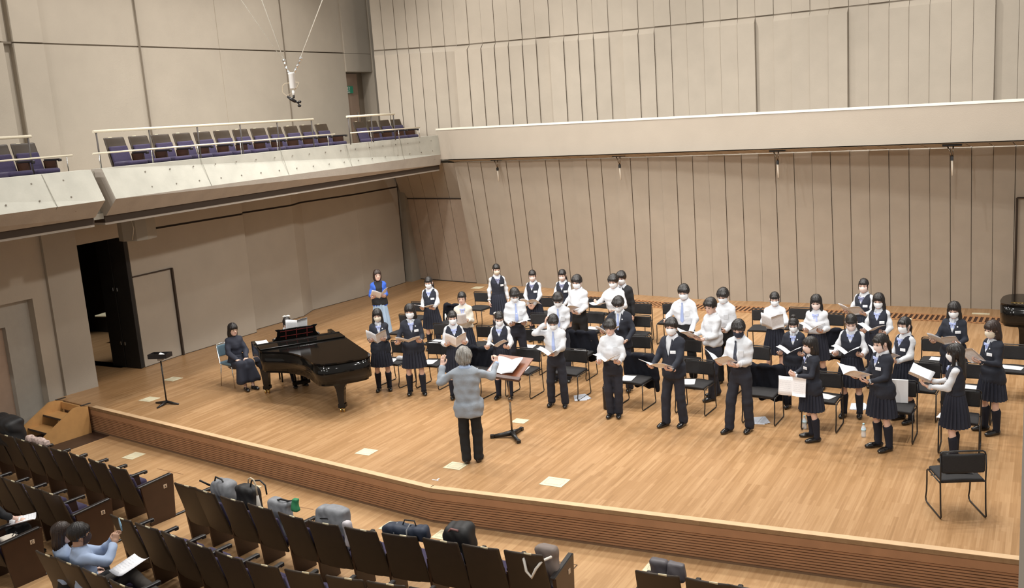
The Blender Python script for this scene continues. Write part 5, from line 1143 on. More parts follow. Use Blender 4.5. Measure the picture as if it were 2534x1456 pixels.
# ---- hair
def face_cut(X, Y, Z, top=.040, wd=.062):
    return smax(smax(smax(.028-Y, Z-top+np.abs(X)*.35, .01), np.abs(X)-wd, .01), -.30-Z, .01)
def strands(X, Y, Z, a=.0025): th = np.arctan2(X, Y+.01); return a*np.sin(th*25+Z*9)+a*.7*np.sin(th*17-Z*14+2)
def hair_fn(st):
    def fn(X, Y, Z):
        S = strands(X, Y, Z)
        cap = ell(X, Y, Z, (0, -.014, .032), ((.092, .110, .106) if st in ('short', 'short2', 'mush') else (.088, .106, .102)))
        if st in ('short', 'short2', 'mush'):
            a = smax(cap, (-.052 if st != 'mush' else -.04)-Z, .02); c = face_cut(X, Y, Z, .038+(0 if st == 'short' else .012) if st != 'mush' else .026, .064)
            a = smax(a, -c, .012); a = smax(a, -smax(smax(-Y-.02, Z-.0, .01), .03-np.abs(X), .01)-.012, .01)
            fr = smin(ell(X, Y, Z, (-.015, .062, .062), (.060, .034, .030)), ell(X, Y, Z, (.03, .06, .058), (.042, .03, .028)), .02); a = smin(a, fr, .015)
            if st == 'mush': a = smin(a, ell(X, Y, Z, (0, .03, .055), (.088, .072, .040)), .02)
            return a+S*1.3+.003*np.sin(38*X+20*Z)*np.sin(30*Y)
        if st == 'grey':
            a = smin(ell(X, Y, Z, (0, -.025, .025), (.098, .108, .112)), ell(X, Y, Z, (0, -.06, -.05), (.085, .055, .055)), .04); a = smax(a, -face_cut(X, Y, Z, .06, .066), .012)
            return a+S*3+.006*np.sin(45*X+20*Z)*np.sin(40*Z+10*X)
        if st == 'bob':
            a = smin(cap, smax(ell(X, Y, Z, (0, -.03, -.05), (.092, .085, .11)), -.145-Z, .02), .03); return smax(a, -face_cut(X, Y, Z, .048, .056), .012)+S*1.4
        if st == 'medium':
            a = smin(cap, smax(ell(X, Y, Z, (0, -.04, -.09), (.098, .072, .145)), -.215-Z, .03), .04); a = smax(a, -face_cut(X, Y, Z, .034, .056), .012); a = smin(a, ell(X, Y, Z, (0, .068, .052), (.052, .024, .032)), .015); return a+S*1.4
        if st == 'long':
            a = smin(cap, smax(ell(X, Y, Z, (0, -.062, -.17), (.098, .054, .24)), -.37-Z, .03), .04)
            for s in (-1, 1): a = smin(a, cone(X, Y, Z, (s*.074, .0, .0), (s*.085, .03, -.21), .022, .020), .02)
            a = smax(a, -face_cut(X, Y, Z, .040, .052), .010); a = smin(a, ell(X, Y, Z, (0, .066, .058), (.050, .024, .028)), .015); return a+S*1.3
        # tied styles
        a = smax(ell(X, Y, Z, (0, -.016, .030), (.081, .100, .098)), -.065-Z+.5*(Y+.05), .02); a = smax(a, -face_cut(X, Y, Z, .046, .062), .010)
        a = smin(a, ell(X, Y, Z, (.0, .066, .055), (.054, .022, .030)), .012)
        for s in (-1, 1): a = smin(a, cone(X, Y, Z, (s*.068, .035, .04), (s*.070, .040, -.055), .009, .006), .012)
        if st == 'pony': a = smin(a, cone(X, Y, Z, (0, -.105, .02), (0, -.135, -.07), .026, .030), .02); a = smin(a, cone(X, Y, Z, (0, -.135, -.07), (0, -.125, -.20), .030, .014), .02)
        if st == 'side': a = smin(a, cone(X, Y, Z, (-.05, -.08, -.04), (-.085, -.02, -.20), .026, .014), .02)
        if st == 'bun': a = smin(a, ell(X, Y, Z, (0, -.120, .035), (.038, .034, .038)), .01)
        if st == 'topbun': a = smin(a, ell(X, Y, Z, (0, -.045, .135), (.040, .038, .030)), .01)
        return a+S
    return fn
HAIR = {}
def hair_mesh(st, m):
    k = st+m.name
    if k not in HAIR:
        v, q = sdf_mesh(hair_fn(st), (-.15, -.19, -.40 if st == 'long' else (-.27 if st in ('medium', 'pony', 'side') else -.19)), (.15, .13, .19), .0072); HAIR[k] = np_mesh('hair', [(v, q, 0, True)], [m])
    return HAIR[k]
def mask_mesh(m):
    k = 'mask'+m.name
    if k in HAIR: return HAIR[k]
    vs = []; nu, nv = 13, 8
    for lay, off in ((0, .004), (1, .0075)):
        for j in range(nv):
            for i in range(nu):
                az = (i/(nu-1)-.5)*math.radians(148); z = .0-.098*j/(nv-1)-.012*abs(math.sin(az))*(1-j/(nv-1))
                rad = .05
                for _ in range(40):
                    x, y = rad*math.sin(az), rad*math.cos(az)-.0
                    d_ = float(ell(np.array(x), np.array(y), np.array(z), (0, -.012, .028), (.074, .092, .090))); d2 = float(ell(np.array(x), np.array(y), np.array(z), (0, .018, -.035), (.062, .070, .080)))
                    if min(d_, d2) > 0: break
                    rad += .002
                bulge = .013*math.exp(-(az/.35)**2)*math.exp(-((j/(nv-1)-.35)/.35)**2)
                rad += off+bulge; vs.append((rad*math.sin(az), rad*math.cos(az), z))
    N_ = nu*nv; q = []
    for j in range(nv-1):
        for i in range(nu-1):
            a = j*nu+i; q += [(a, a+nu, a+nu+1, a+1), (a+N_, a+1+N_, a+nu+1+N_, a+nu+N_)]
    for j in range(nv-1):
        a = j*nu; q.append((a, a+N_, a+nu+N_, a+nu)); a = j*nu+nu-1; q.append((a, a+nu, a+nu+N_, a+N_))
    for i in range(nu-1):
        q.append((i, i+1, i+1+N_, i+N_)); a = (nv-1)*nu+i; q.append((a, a+N_, a+1+N_, a+1))
    sb = MB(); sb.add(vs, q, 0, True)
    for s in (-1, 1): sb.tube([(s*.070, .030, -.015), (s*.082, .0, .008), (s*.086, -.018, -.004), (s*.080, -.010, -.036), (s*.066, .024, -.07)], .0016, 4, 0)
    HAIR[k] = sb.mesh('face_mask', [m]); return HAIR[k]

# ---- torso profiles (z, rx, ry, cy) at a standing height of 1.62
TF = [(z, a*.92, b*.95, c) for z, a, b, c in [(.70, .140, .100, -.01), (.80, .162, .112, -.012), (.90, .150, .100, -.005), (1.0, .122, .086, .0), (1.10, .134, .098, .004), (1.20, .150, .104, .004), (1.28, .158, .082, -.01), (1.335, .112, .062, -.015), (1.37, .060, .052, -.018)]]
TM = [(z, a*.88, b*.95, c) for z, a, b, c in [(.70, .140, .100, -.01), (.80, .152, .108, -.01), (.90, .146, .100, -.004), (1.0, .140, .094, .0), (1.10, .152, .102, .0), (1.20, .170, .108, .0), (1.28, .180, .090, -.01), (1.335, .125, .066, -.015), (1.37, .066, .056, -.018)]]
def ik(S, W, l1, l2, pole):
    S, W, pole = np.array(S, float), np.array(W, float), np.array(pole, float); d = W-S; L = np.linalg.norm(d)
    if L > (l1+l2)*.995: W = S+d/L*(l1+l2)*.995; d = W-S; L = np.linalg.norm(d)
    u = d/L; a = (l1*l1-l2*l2+L*L)/(2*L); h = math.sqrt(max(l1*l1-a*a, 1e-6)); pp = pole-u*pole.dot(u); pp /= np.linalg.norm(pp)+1e-9
    return S+u*a+pp*h, W
def basis(y, z):
    y = np.array(y, float); y /= np.linalg.norm(y); z = np.array(z, float); z = z-y*z.dot(y); z /= np.linalg.norm(z)+1e-9; x = np.cross(y, z); return np.stack([x, y, z], 1)
CACHE = {}
def clothes_noise(X, Y, Z, s, a=1.):
    a = min(a, 1.5)
    return a*(.0028*np.sin(24*Z+11*X+5*np.sin(9*Y+s)+s)+.0028*np.sin(38*X-17*Z+s*2+13*Y)+.0022*np.sin(52*Z+21*Y+s))
class Fig:
    """A standing or seated figure; built at 1.62 m, +Y forward, scaled by the root."""
    def __init__(f, male=False, hold=None, dz=0., legs=None, feet=None, lean=0.):
        f.male = male; f.T = [(z+dz if True else z, a, b, c) for z, a, b, c in (TM if male else TF)]; f.dz = dz
        sx = .152 if male else .136; f.S = {s: np.array((s*sx, -.012, 1.30+dz)) for s in (-1, 1)}
        f.arm = {}; f.hand = {}; f.legs = legs; f.seed = random.random()*6
        f.hip = {s: np.array((s*.078, -.005, .80+dz)) for s in (-1, 1)}
        if legs: f.knee, f.ank = legs
        else:
            f.knee = {s: np.array((s*.095, .012, .44)) for s in (-1, 1)}; f.ank = {s: np.array((s*.10, -.022, .085)) for s in (-1, 1)}
            if feet:
                for s in (-1, 1): f.ank[s] = np.array((feet[s][0], feet[s][1]-.022, .085)); f.knee[s] = np.array((s*.05+feet[s][0]*.5, feet[s][1]*.5+.015, .44))
    def set_arm(f, s, W, pole, fingers, palm, hand='grip'):
        W = np.array(W, float)+(0, 0, f.dz); E, W = ik(f.S[s], W, .265, .235, pole); f.arm[s] = (E, W); f.hand[s] = (basis(fingers, -np.array(palm, float)), hand)
    def probe(f, x, z):
        g = getattr(f, 'gv', None)
        if g is None: return None
        m = (np.abs(g[:, 0]-x) < .013) & (np.abs(g[:, 2]-z-f.dz) < .013) & (g[:, 1] > 0)
        m2 = m & (g[:, 1] < .22)
        return float(g[m2, 1].max()) if m2.any() else None
    def fy(f, x, z, off=.012):
        pr = f.probe(x, z)
        if pr is not None: return pr
        z = z+f.dz; p = np.array(f.T); rx = np.interp(z, p[:, 0], p[:, 1])+off; ry = np.interp(z, p[:, 0], p[:, 2])+off; cy = np.interp(z, p[:, 0], p[:, 3])
        return cy+ry*math.sqrt(max(0, 1-(x/rx)**2))
    def body_mesh(f, skin, hr, hc):
        def fn(X, Y, Z):
            a = loft(X, Y, Z, f.T, -.016 if not f.male else -.024, f.T[0][0]+.02, f.T[-1][0]+.01)
            for s in (-1, 1):
                E, W = f.arm[s]; a = smin(a, cone(X, Y, Z, f.S[s]+(-s*.02, 0, -.03), E, .028, .024), .015); a = smin(a, cone(X, Y, Z, E, W, .026, .0215), .008)
                K, A = f.knee[s], f.ank[s]; a = smin(a, cone(X, Y, Z, f.hip[s], K, .066 if not f.male else .052, .045), .02)
                C = K+(A-K)*.32+np.array((0, -.012, 0)); a = smin(a, cone(X, Y, Z, K, C, .044, .049 if not f.male else .038), .012); a = smin(a, cone(X, Y, Z, C, A, .048 if not f.male else .038, .031), .012); a = smin(a, cone(X, Y, Z, A, A+(0, .04, -.055), .027, .02), .006)
            return a
        lo = np.array((-.60, -.25, .0)); hi = np.array((.60, .75 if f.legs else .50, 1.75+f.dz))
        pts = np.array([v for s in (-1, 1) for v in (*f.arm[s], f.knee[s], f.ank[s], f.hip[s])]); lo = np.minimum(pts.min(0)-.1, (-.25, -.18, 0.0)); hi = np.maximum(pts.max(0)+.12, (.25, .15, 1.42+f.dz)); lo[2] = 0
        v, q = sdf_mesh(fn, lo, hi, .0145)
        parts = [(v, q, 0, True)]
        def tr(vq, M, mi): vv = np.asarray(vq[0])@M[:3, :3].T+M[:3, 3]; qq = np.asarray(vq[1]); return (vv, qq[:, ::-1] if np.linalg.det(M[:3, :3]) < 0 else qq, mi, True)
        HM = np.array(hr); parts.append(tr((HV, HQ), HM, 0)); 
        for e in EYEP: parts.append(tr(e, HM, 1))
        parts.append(tr(LIPV, HM, 2))
        for s in (-1, 1):
            B, k = f.hand[s]; M = np.eye(4); M[:3, :3] = B@np.diag((s, 1, 1)); M[:3, 3] = f.arm[s][1]; sc_ = np.diag((.93, .93, .93, 1)); parts.append(tr(HANDS[k], M@sc_, 0))
        return np_mesh('body', parts, [skin, M_EYE, M_LIP])
    def garment(f, name, m, root, off, z0, z1, sleeve=None, cuff=1., neck=None, arms=True, h=.0125, extra=None, noise=1., puff=0., hollow=None):
        """torso shell with sleeves; neck=(zbottom, halfwidth) cuts a V in front"""
        z0 += f.dz; z1 += f.dz; sd = f.seed
        def fn(X, Y, Z):
            a = loft(X, Y, Z, f.T, off, z0, z1)
            if puff: a = smin(a, loft(X, Y, Z, f.T, off+puff, z0+.02, z0+.20), .05)
            if arms:
                for s in (-1, 1):
                    E, W = f.arm[s]; r0, r1, r2 = sleeve; We = E+(W-E)*cuff
                    a = smin(a, cone(X, Y, Z, f.S[s]+(-s*.012, 0, -.018), E, r0, r1), .03); a = smin(a, cone(X, Y, Z, E, We, r1, r2), .015)
            else:
                for s in (-1, 1): a = smax(a, -cone(X, Y, Z, (s*.225, -.01, 1.13+f.dz), (s*.165, -.01, 1.36+f.dz), .062, .052), .012)
            if neck:
                zb, hw = neck; zb += f.dz; w_ = np.abs(X)-(Z-zb)*hw
                c = smax(smax(w_, zb-Z, .004), .015-Y, .004); a = smax(a, -c, .006)
            if extra: a = extra(a, X, Y, Z)
            return a+clothes_noise(X, Y, Z, sd, noise)
        pts = [f.S[-1], f.S[1]]+([p for s in (-1, 1) for p in f.arm[s]] if arms else [])
        pts = np.array(pts); lo = np.minimum(pts.min(0)-.09, (-.24, -.19, z0-.03)); hi = np.maximum(pts.max(0)+.09, (.24, .20, z1+.05))
        if arms: lo[2] = min(z0-.03, pts.min(0)[2]-.08)
        else: lo[2] = z0-.03
        v, q = sdf_mesh(fn, lo, hi, h); g_ = v if not neck else v
        # keep the outermost layer near the chest centre for ties, bows and tags; sleeves are left out
        keep = (np.abs(v[:, 0]) < .13) & (v[:, 1] > 0); vv_ = v[keep]
        if arms and len(vv_):
            lim = np.interp(vv_[:, 2], np.array(f.T)[:, 0], np.array(f.T)[:, 2])+.055; vv_ = vv_[vv_[:, 1] < lim]
        f.gv = vv_ if getattr(f, 'gv', None) is None else np.concatenate([f.gv, vv_]); return link(name, np_mesh(name, [(v, q, 0, True)], [m]), root)
    def skirt(f, root, m=None, z1=1.0, z0=.43, r0=(.126, .100), r1=(.212, .182), pleats=22, name='skirt'):
        mb = MB(); n = pleats*4; rings = 9; vs = []
        for k in range(rings):
            t = k/(rings-1); z = z1+(z0-z1)*t; e = t**.75; rx = r0[0]+(r1[0]-r0[0])*e; ry = r0[1]+(r1[1]-r0[1])*e; am = .003+.015*min(1, t*1.6)
            for i in range(n):
                th = 2*math.pi*i/n; ph = (i % 4)/4.; sw = (ph-.35)*am*2+.006*math.sin(th*3+f.seed)*t
                vs.append(((rx+sw)*math.cos(th), (ry+sw)*math.sin(th), z))
        fs = [(k*n+i, (k+1)*n+i, (k+1)*n+(i+1) % n, k*n+(i+1) % n) for k in range(rings-1) for i in range(n)]
        mb.add(vs, fs, 0, False)
        mb.f += [tuple(range(n)), tuple((rings-1)*n+i for i in range(n-1, -1, -1))]; mb.m += [0, 0]; mb.s += [False]*2
        mb.v[(rings-1)*n:(rings)*n] = mb.v[(rings-1)*n:(rings)*n]
        o = mb.build(name, [m or M_SKIRT], root); MB().lathe([(1, z1-.03), (1.02, z1), (1, z1+.022)], 24, 0, Matrix.Diagonal((r0[0]+.004, r0[1]+.004, 1, 1))).build('waistband', [m or M_SKIRT], o); return o
    def trousers(f, root, m, top=.99, name='trousers', flare=0.0):
        sd = f.seed
        def fn(X, Y, Z):
            a = loft(X, Y, Z, f.T, .014, .71+f.dz, top+f.dz)
            for s in (-1, 1):
                K, A = f.knee[s], f.ank[s]; a = smin(a, cone(X, Y, Z, f.hip[s]+(0, 0, -.02), K, .082, .071), .04); a = smin(a, cone(X, Y, Z, K, A+(A-K)*.06, .071, .066+flare), .02)
            br = np.maximum(0, .22-Z)*.018*np.sin(52*Z+8*X)
            return smax(a, .028-Z, .01)+clothes_noise(X, Y, Z, sd, .7)+br
        pts = np.array([p for s in (-1, 1) for p in (f.hip[s], f.knee[s], f.ank[s])]); lo = pts.min(0)-.11; hi = pts.max(0)+.11; lo = np.minimum(lo, (-.22, -.17, 0)); hi = np.maximum(hi, (.22, .17, top+f.dz+.04)); lo[2] = 0
        v, q = sdf_mesh(fn, lo, hi, .0135); o = link(name, np_mesh(name, [(v, q, 0, True)], [m]), root); return o
    def shoes(f, root, m=None, socks=True, sockz=.36, sm=None):
        for s in (-1, 1):
            A = f.ank[s]; K = f.knee[s]; yaw = -s*.14
            o = link('shoe', shoe_mesh(m or M_SHOE), root, M=Matrix.Translation((A[0], A[1]+.01, A[2]-.085))@Matrix.Rotation(yaw, 4, 'Z'))
            if socks:
                C = K+(A-K)*.32+np.array((0, -.012, 0)); top = K+(A-K)*((K[2]-sockz)/(K[2]-A[2])); pts = [top, C+(A-C)*.0 if sockz > C[2] else top+(A-top)*.2, C+(A-C)*.5, A, A+(0, .015, -.045)]
                rr = [.058, .063, .053, .045, .050] if sockz > .3 else [.046, .045, .045, .045, .050]; MB().tube([tuple(p) for p in pts], rr, 12).build('sock', [sm or M_SOCK], root)
    def collar(f, root, m, w=.017, tip=.05):
        mb = MB(); n = 14; vs = []; dz = f.dz
        for i in range(n+1):
            an = math.radians(18+324*i/n)-math.pi/2+math.pi   # opening towards +Y
            th = math.radians(90+14+(332*i/n)); c_, s_ = math.cos(th), math.sin(th); fr = max(0, math.cos(th-math.pi/2))
            vs += [(.055*c_, .052*s_-.022, 1.385+dz-.018*fr), (.064*c_, .060*s_-.022, 1.392+dz-.02*fr), (.088*c_, .078*s_-.018+.012*fr, 1.345+dz-tip*fr), (.080*c_, .070*s_-.018+.008*fr, 1.340+dz-tip*fr)]
        fs = [(4*i+a, 4*i+(a+1) % 4, 4*i+4+(a+1) % 4, 4*i+4+a) for i in range(n) for a in range(4)]+[(0, 1, 2, 3), (4*n+3, 4*n+2, 4*n+1, 4*n)]
        mb.add(vs, fs, 0, True); return mb.build('collar', [m], root)
    def bow(f, root, m, off=.03):
        dz = f.dz; y = f.fy(0, 1.26, off)+.006; z = 1.285+dz; mb = MB()
        for s in (-1, 1):
            mb.add([(0, y-.004, z+.010), (0, y-.004, z-.010), (s*.055, y-.010, z+.026), (s*.052, y-.010, z-.022), (0, y+.010, z+.008), (0, y+.010, z-.008), (s*.048, y+.012, z+.020), (s*.046, y+.012, z-.016)],
                   [(0, 2, 3, 1), (4, 5, 7, 6), (0, 4, 6, 2), (1, 3, 7, 5), (2, 6, 7, 3)] if s > 0 else [(0, 1, 3, 2), (4, 6, 7, 5), (0, 2, 6, 4), (1, 5, 7, 3), (2, 3, 7, 6)])
            mb.add([(s*.004, y-.004, z-.005), (s*.024, y-.004, z-.008), (s*.040, y-.004, z-.105), (s*.010, y-.004, z-.115), (s*.004, y+.006, z-.005), (s*.024, y+.006, z-.008), (s*.040, y+.008, z-.105), (s*.010, y+.008, z-.115)],
                   [(0, 1, 2, 3), (7, 6, 5, 4), (0, 4, 5, 1), (1, 5, 6, 2), (2, 6, 7, 3), (3, 7, 4, 0)])
        mb.box((0, y+.006, z), (.022, .018, .022), 0, .005); return mb.build('ribbon_bow', [m], root)
    def tie(f, root, m, off=.02, zb=1.0):
        mb = MB(); L = []; R = []
        zs = [1.335, 1.31, 1.30, 1.2, 1.1, zb+.04, zb]; ws = [.012, .014, .010, .020, .026, .030, .001]
        vs = []
        for z, w_ in zip(zs, ws):
            y = f.fy(0, min(z, 1.275), off)+(.006 if z > 1.29 else .004)
            vs += [(-w_, y, z+f.dz), (w_, y, z+f.dz), (w_, y+.007, z+f.dz), (-w_, y+.007, z+f.dz)]
        fs = [(4*i+a, 4*i+(a+1) % 4, 4*i+4+(a+1) % 4, 4*i+4+a) for i in range(len(zs)-1) for a in range(4)]+[(3, 2, 1, 0), tuple(4*len(zs)-4+a for a in range(4))]
        mb.add(vs, fs); return mb.build('tie', [m], root)
    def tagcard(f, root, off, z=1.165):
        x = -.085; y = f.fy(x, z, off)+.004; R_ = Matrix.Translation((x, y, z+f.dz))@Matrix.Rotation(math.radians(24), 4, 'Z'); mb = MB(); mb.box((0, 0, 0), (.080, .005, .044), 0, .002, R_)
        for k in range(4): mb.box((-.018+.013*k, .003, -.002), (.009, .001, .003 if k % 2 else .010), 1, 0, R_)
        return mb.build('name_tag', [M_TAGW, M_INK], root)
    def badge(f, root, off, m=None): x = -.075; y = f.fy(x, 1.245, off)+.003; return MB().sphere((x, y, 1.245+f.dz), (.012, .005, .012), 10).build('badge', [m or M_TAGW], root)
    def lapels(f, root, m, off, zb):
        mb = MB()
        for s in (-1, 1):
            pts = [(s*.052, 1.335), (s*.072, 1.315), (s*.084, 1.262), (s*.070, 1.254), (s*.074, 1.228), (s*.020, zb+.02), (s*.010, zb+.03), (s*.040, 1.23)]
            fr = []; 
            for x, z in pts: y = f.fy(x, min(z, 1.27), off)+.002; y = y-.0 if z < 1.29 else y-.010-.22*(z-1.29); fr.append((x, y, z+f.dz))
            n = len(fr); vs = fr+[(x, y-.012, z) for x, y, z in fr]; fs = [tuple(range(n)), tuple(range(2*n-1, n-1, -1))]+[(i, n+i, n+(i+1) % n, (i+1) % n) for i in range(n)]
            mb.add(vs, fs if s < 0 else [g_[::-1] for g_ in fs])
        return mb.build('lapel', [m], root)
def facing(x, y, phi):
    """phi 0 = towards the camera, + = turned to the right of the picture (degrees); returns root rotation"""
    dc = np.array((-x, -y)); dc /= np.linalg.norm(dc); rt = np.array((-dc[1], dc[0]))
    rt = rt if rt.dot(RIGHT[:2]) > 0 else -rt; a = math.radians(phi); d = dc*math.cos(a)+rt*math.sin(a); return math.atan2(d[1], d[0])-math.pi/2
def place(head, feet=None, h=1.6):
    if feet:
        g = P(*feet); best = min(np.linspace(1.2, 2.0, 161), key=lambda H_: abs(projy(g, H_)-head[1])); return g[0], g[1], best
    p = P(head[0], head[1], h); return p[0], p[1], h
def projy(g, H_): c = RM.T@(np.array((g[0], g[1], H_))-CC); return IMH/2-FPX*c[1]/-c[2]
def person(key, kind, head, feet, h, phi, hyaw, hpitch, hair, mask, pose, label, group='choir', hm=None, tagc=True, extra=(), skin=None, z0=0.):
    x, y, H_ = place(head, feet, h); male = kind[0] == 'B'
    sc_ = H_/1.655 if hair == 'topbun' else H_/1.632; rz = facing(x, y, phi); root = empty('person', (x, y, z0), rz, sc_, label, 'person', group)
    rs = random.Random(key); fs = .10+.02*rs.random()
    ft = {-1: (-fs, rs.uniform(-.03, .05)), 1: (fs, rs.uniform(-.03, .05))}
    if pose.get('step'): ft = pose['step']
    f = Fig(male, feet=ft); f.seed = rs.random()*6
    pn_ = pose.get('p', 'hold'); z = pose.get('z', 1.04); fw = pose.get('f', .27); dx = pose.get('dx', 0); w_ = pose.get('w', .155)
    arms = {}
    if pn_ == 'hold':
        for s in (-1, 1): f.set_arm(s, (s*w_+dx, fw, z-.02), (s*.30, -.6, -.75), (-s*.35, .9, .25), (-s*.25, -.15, 1), 'grip')
    elif pn_ == 'holdc':      # hands together at the centre of a closed sheet
        for s in (-1, 1): f.set_arm(s, (s*.055+dx, fw, z), (s*.7, -.35, -.6), (-s*.45, .8, .2), (-s*.7, 0, .5), 'grip')
    elif pn_ == 'down':
        for s in (-1, 1): f.set_arm(s, (s*.215, .03, .80), (s*.25, -.9, 0), (0, .12, -1), (-s, 0, 0), 'relax')
    elif pn_ == 'clasp':
        for s in (-1, 1): f.set_arm(s, (s*.075, .19, .88), (s*.9, -.5, 0), (-s*.55, .25, -.75), (-s*.5, -.9, 0), 'relax')
    elif pn_ == 'tohead':     # right hand raised to the head, left hand holds the pages
        f.set_arm(1, (.125, .115, 1.46), (.9, .5, -.6), (-.15, -.1, 1), (-1, -.2, 0), 'relax'); f.set_arm(-1, (-.03+dx, fw, z-.03), (-.8, -.4, -.6), (.35, .9, .1), (.25, -.1, 1), 'grip')
    elif pn_ == 'oneup':      # right hand holds a page up and forward, left hangs
        f.set_arm(1, (.20, .30, 1.12), (.6, -.4, -.7), (.1, .9, .4), (-.6, 0, .7), 'grip'); f.set_arm(-1, (-.12, .24, .98), (-.6, -.4, -.7), (.4, .9, 0), (.3, -.1, 1), 'grip')
    elif pn_ == 'wide':
        f.set_arm(1, (.22, .26, z), (.6, -.45, -.7), (0, .95, .1), (-.6, 0, .6), 'grip'); f.set_arm(-1, (-.17, .22, z-.14), (-.6, -.45, -.7), (.2, .9, -.3), (.5, -.1, .8), 'grip')
    elif pn_ == 'conduct':
        f.set_arm(-1, (-.345, .20, 1.40), (-.7, -.25, -.8), (.12, .15, 1), (.55, .8, -.1), 'open'); f.set_arm(1, (.395, .30, 1.34), (.55, -.3, -.9), (-.05, .15, 1), (-.6, .8, -.1), 'open')
    HM = Matrix.Translation((0, .012, 1.497))@Matrix.Rotation(math.radians(-hyaw), 4, 'Z')@Matrix.Translation((0, -.03, -.07))@Matrix.Rotation(math.radians(-hpitch), 4, 'X')@Matrix.Translation((0, .03, .07))@Matrix.Scale(1.05, 4)
    sk = skin or M_SKIN
    link('body', f.body_mesh(sk, HM, None), root)
    hh = link('hair', hair_mesh(hair, hm or M_HAIR), root, M=HM)
    if 'bowhair' in extra or 'creambow' in extra or 'flower' in extra:
        mb = MB(); m_ = M_RIBB if 'creambow' not in extra else M_CRIBB; side = -1
        yb = -.108; zb = .055
        for s in (-1, 1): mb.sphere((s*.035+(.06*0), yb-.005, zb+.0), (.036, .014, .024), 10); mb.tube([(s*.01, yb-.01, zb-.01), (s*.03, yb-.02, zb-.07)], [.012, .006], 6)
        mb.sphere((0, yb-.008, zb), .014, 8); mb.build('hair_bow', [m_], hh, M=Matrix.Rotation(math.radians(95 if 'flower' in extra else 12), 4, 'Z'))
    if mask: link('face_mask', mask_mesh(mask), root, M=HM)
    if 'glasses' in extra:
        mb = MB()
        for s in (-1, 1): mb.tube([(s*.033+.021*math.cos(t), .096-.004*abs(math.cos(t)), .002+.015*math.sin(t)) for t in [2*math.pi*i/10 for i in range(10)]], .0016, 4, closed=True); mb.tube([(s*.054, .092, .006), (s*.078, .01, .004)], .0016, 4)
        mb.tube([(-.012, .098, .004), (.012, .098, .004)], .0016, 4); mb.build('glasses', [M_BLKPL], root, M=HM)
    k = kind[1:]
    if kind[0] == 'G':
        f.skirt(root, z1=.985 if k != 'J' else .97, z0=.485+.02*rs.random()); f.shoes(root, sockz=.365 if 'short_socks' not in extra else .16)
        if k == 'J':
            f.garment('shirt', M_SHIRT, root, .006, 1.02, 1.37, arms=False, h=.014); f.garment('blazer', M_BLAZ, root, .028, .735, 1.355, (.047, .042, .037), .94, (1.13, .30), h=.0115, puff=.012); f.lapels(root, M_LAPEL, .028, 1.13)
            f.collar(root, M_SHIRT); f.bow(root, M_BOW, .022); f.badge(root, .03); 
            if tagc: f.tagcard(root, .03)
            for s in (-1, 1): E, W = f.arm[s]; MB().tube([tuple(E+(W-E)*.88), tuple(E+(W-E)*.985)], .036, 10).build('cuff', [M_SHIRT], root)
        if k == 'V':
            f.garment('shirt', M_SHIRT, root, .012, .98, 1.365, (.046, .045, .034), .96, h=.0115, noise=2.2); f.garment('vest', M_VEST, root, .026, .93, 1.35, arms=False, neck=(1.17, .42), h=.0115, noise=.6)
            f.collar(root, M_SHIRT); f.bow(root, M_BOWD if 'dkbow' in extra else M_BOW, .024)
            if tagc: f.tagcard(root, .027, 1.15)
            for s in (-1, 1): E, W = f.arm[s]; MB().tube([tuple(E+(W-E)*.84), tuple(E+(W-E)*.98)], [.040, .037], 10).build('cuff', [M_SHIRT], root)
        if k in ('S', 'C'):
            f.garment('blouse' if k == 'S' else 'cardigan', M_SHIRT if k == 'S' else M_CREAM, root, .020, .95 if k == 'S' else .90, 1.365, (.048, .045, .036), .96, h=.0115, noise=2.4, puff=.010); f.collar(root, M_SHIRT)
            if 'nobow' not in extra: f.bow(root, M_BOW, .022)
            if k == 'C': f.badge(root, .024)
    if kind[0] == 'B':
        f.trousers(root, M_SUIT if k == 'K' else (M_TROB if 'blacktr' in extra else M_TROU)); f.shoes(root, socks=False)
        if k in ('S', 'T', 'D', 'U'):
            f.garment('shirt', M_SHIRT, root, .022, .965 if k != 'U' else .86, 1.365, (.050, .047, .037), .95 if 'rolled' not in extra else .62, h=.0115, noise=2.6, puff=.012 if k != 'U' else .03); f.collar(root, M_SHIRT)
            if k != 'U': MB().lathe([(1, .962), (1, .995)], 20, 0, Matrix.Diagonal((.142, .116, 1, 1))).build('belt', [M_BELT], root)
            if k == 'T': f.tie(root, M_TIE, .026)
            if k == 'D': f.tie(root, M_TIED, .026, .94)
            if k != 'U':
                x_ = -.085; yy = f.fy(x_, 1.17, .024)+.001; MB().box((x_, yy, 1.16), (.075, .006, .085), 0, .003, None, math.radians(24)).build('pocket', [M_SHIRT], root)
            for s in (-1, 1):
                E, W = f.arm[s]; c_ = .95 if 'rolled' not in extra else .62; MB().tube([tuple(E+(W-E)*(c_-.10)), tuple(E+(W-E)*(c_+.03))], .044 if c_ < .9 else .039, 10).build('cuff', [M_SHIRT], root)
        if k in ('J', 'K', 'L'):
            m_ = M_SUIT if k == 'K' else M_BLAZ
            f.garment('shirt', M_SHIRT, root, .008, 1.0, 1.37, arms=False, h=.014); f.garment('blazer' if k != 'K' else 'suit_jacket', m_, root, .034, .74, 1.355, (.053, .047, .041), .94, (1.04, .26), h=.0115, puff=.010); f.lapels(root, M_LAPEL if k != 'K' else M_SUIT, .034, 1.04)
            f.collar(root, M_SHIRT, tip=.055)
            if k == 'L': f.tie(root, M_TIE, .014, 1.06); f.badge(root, .036)
            if k == 'K': f.tie(root, M_SUIT, .014, 1.06)
            if k == 'J' and tagc: f.tagcard(root, .036, 1.15)
            for s in (-1, 1): E, W = f.arm[s]; MB().tube([tuple(E+(W-E)*.90), tuple(E+(W-E)*.985)], .037, 10).build('cuff', [M_SHIRT], root)
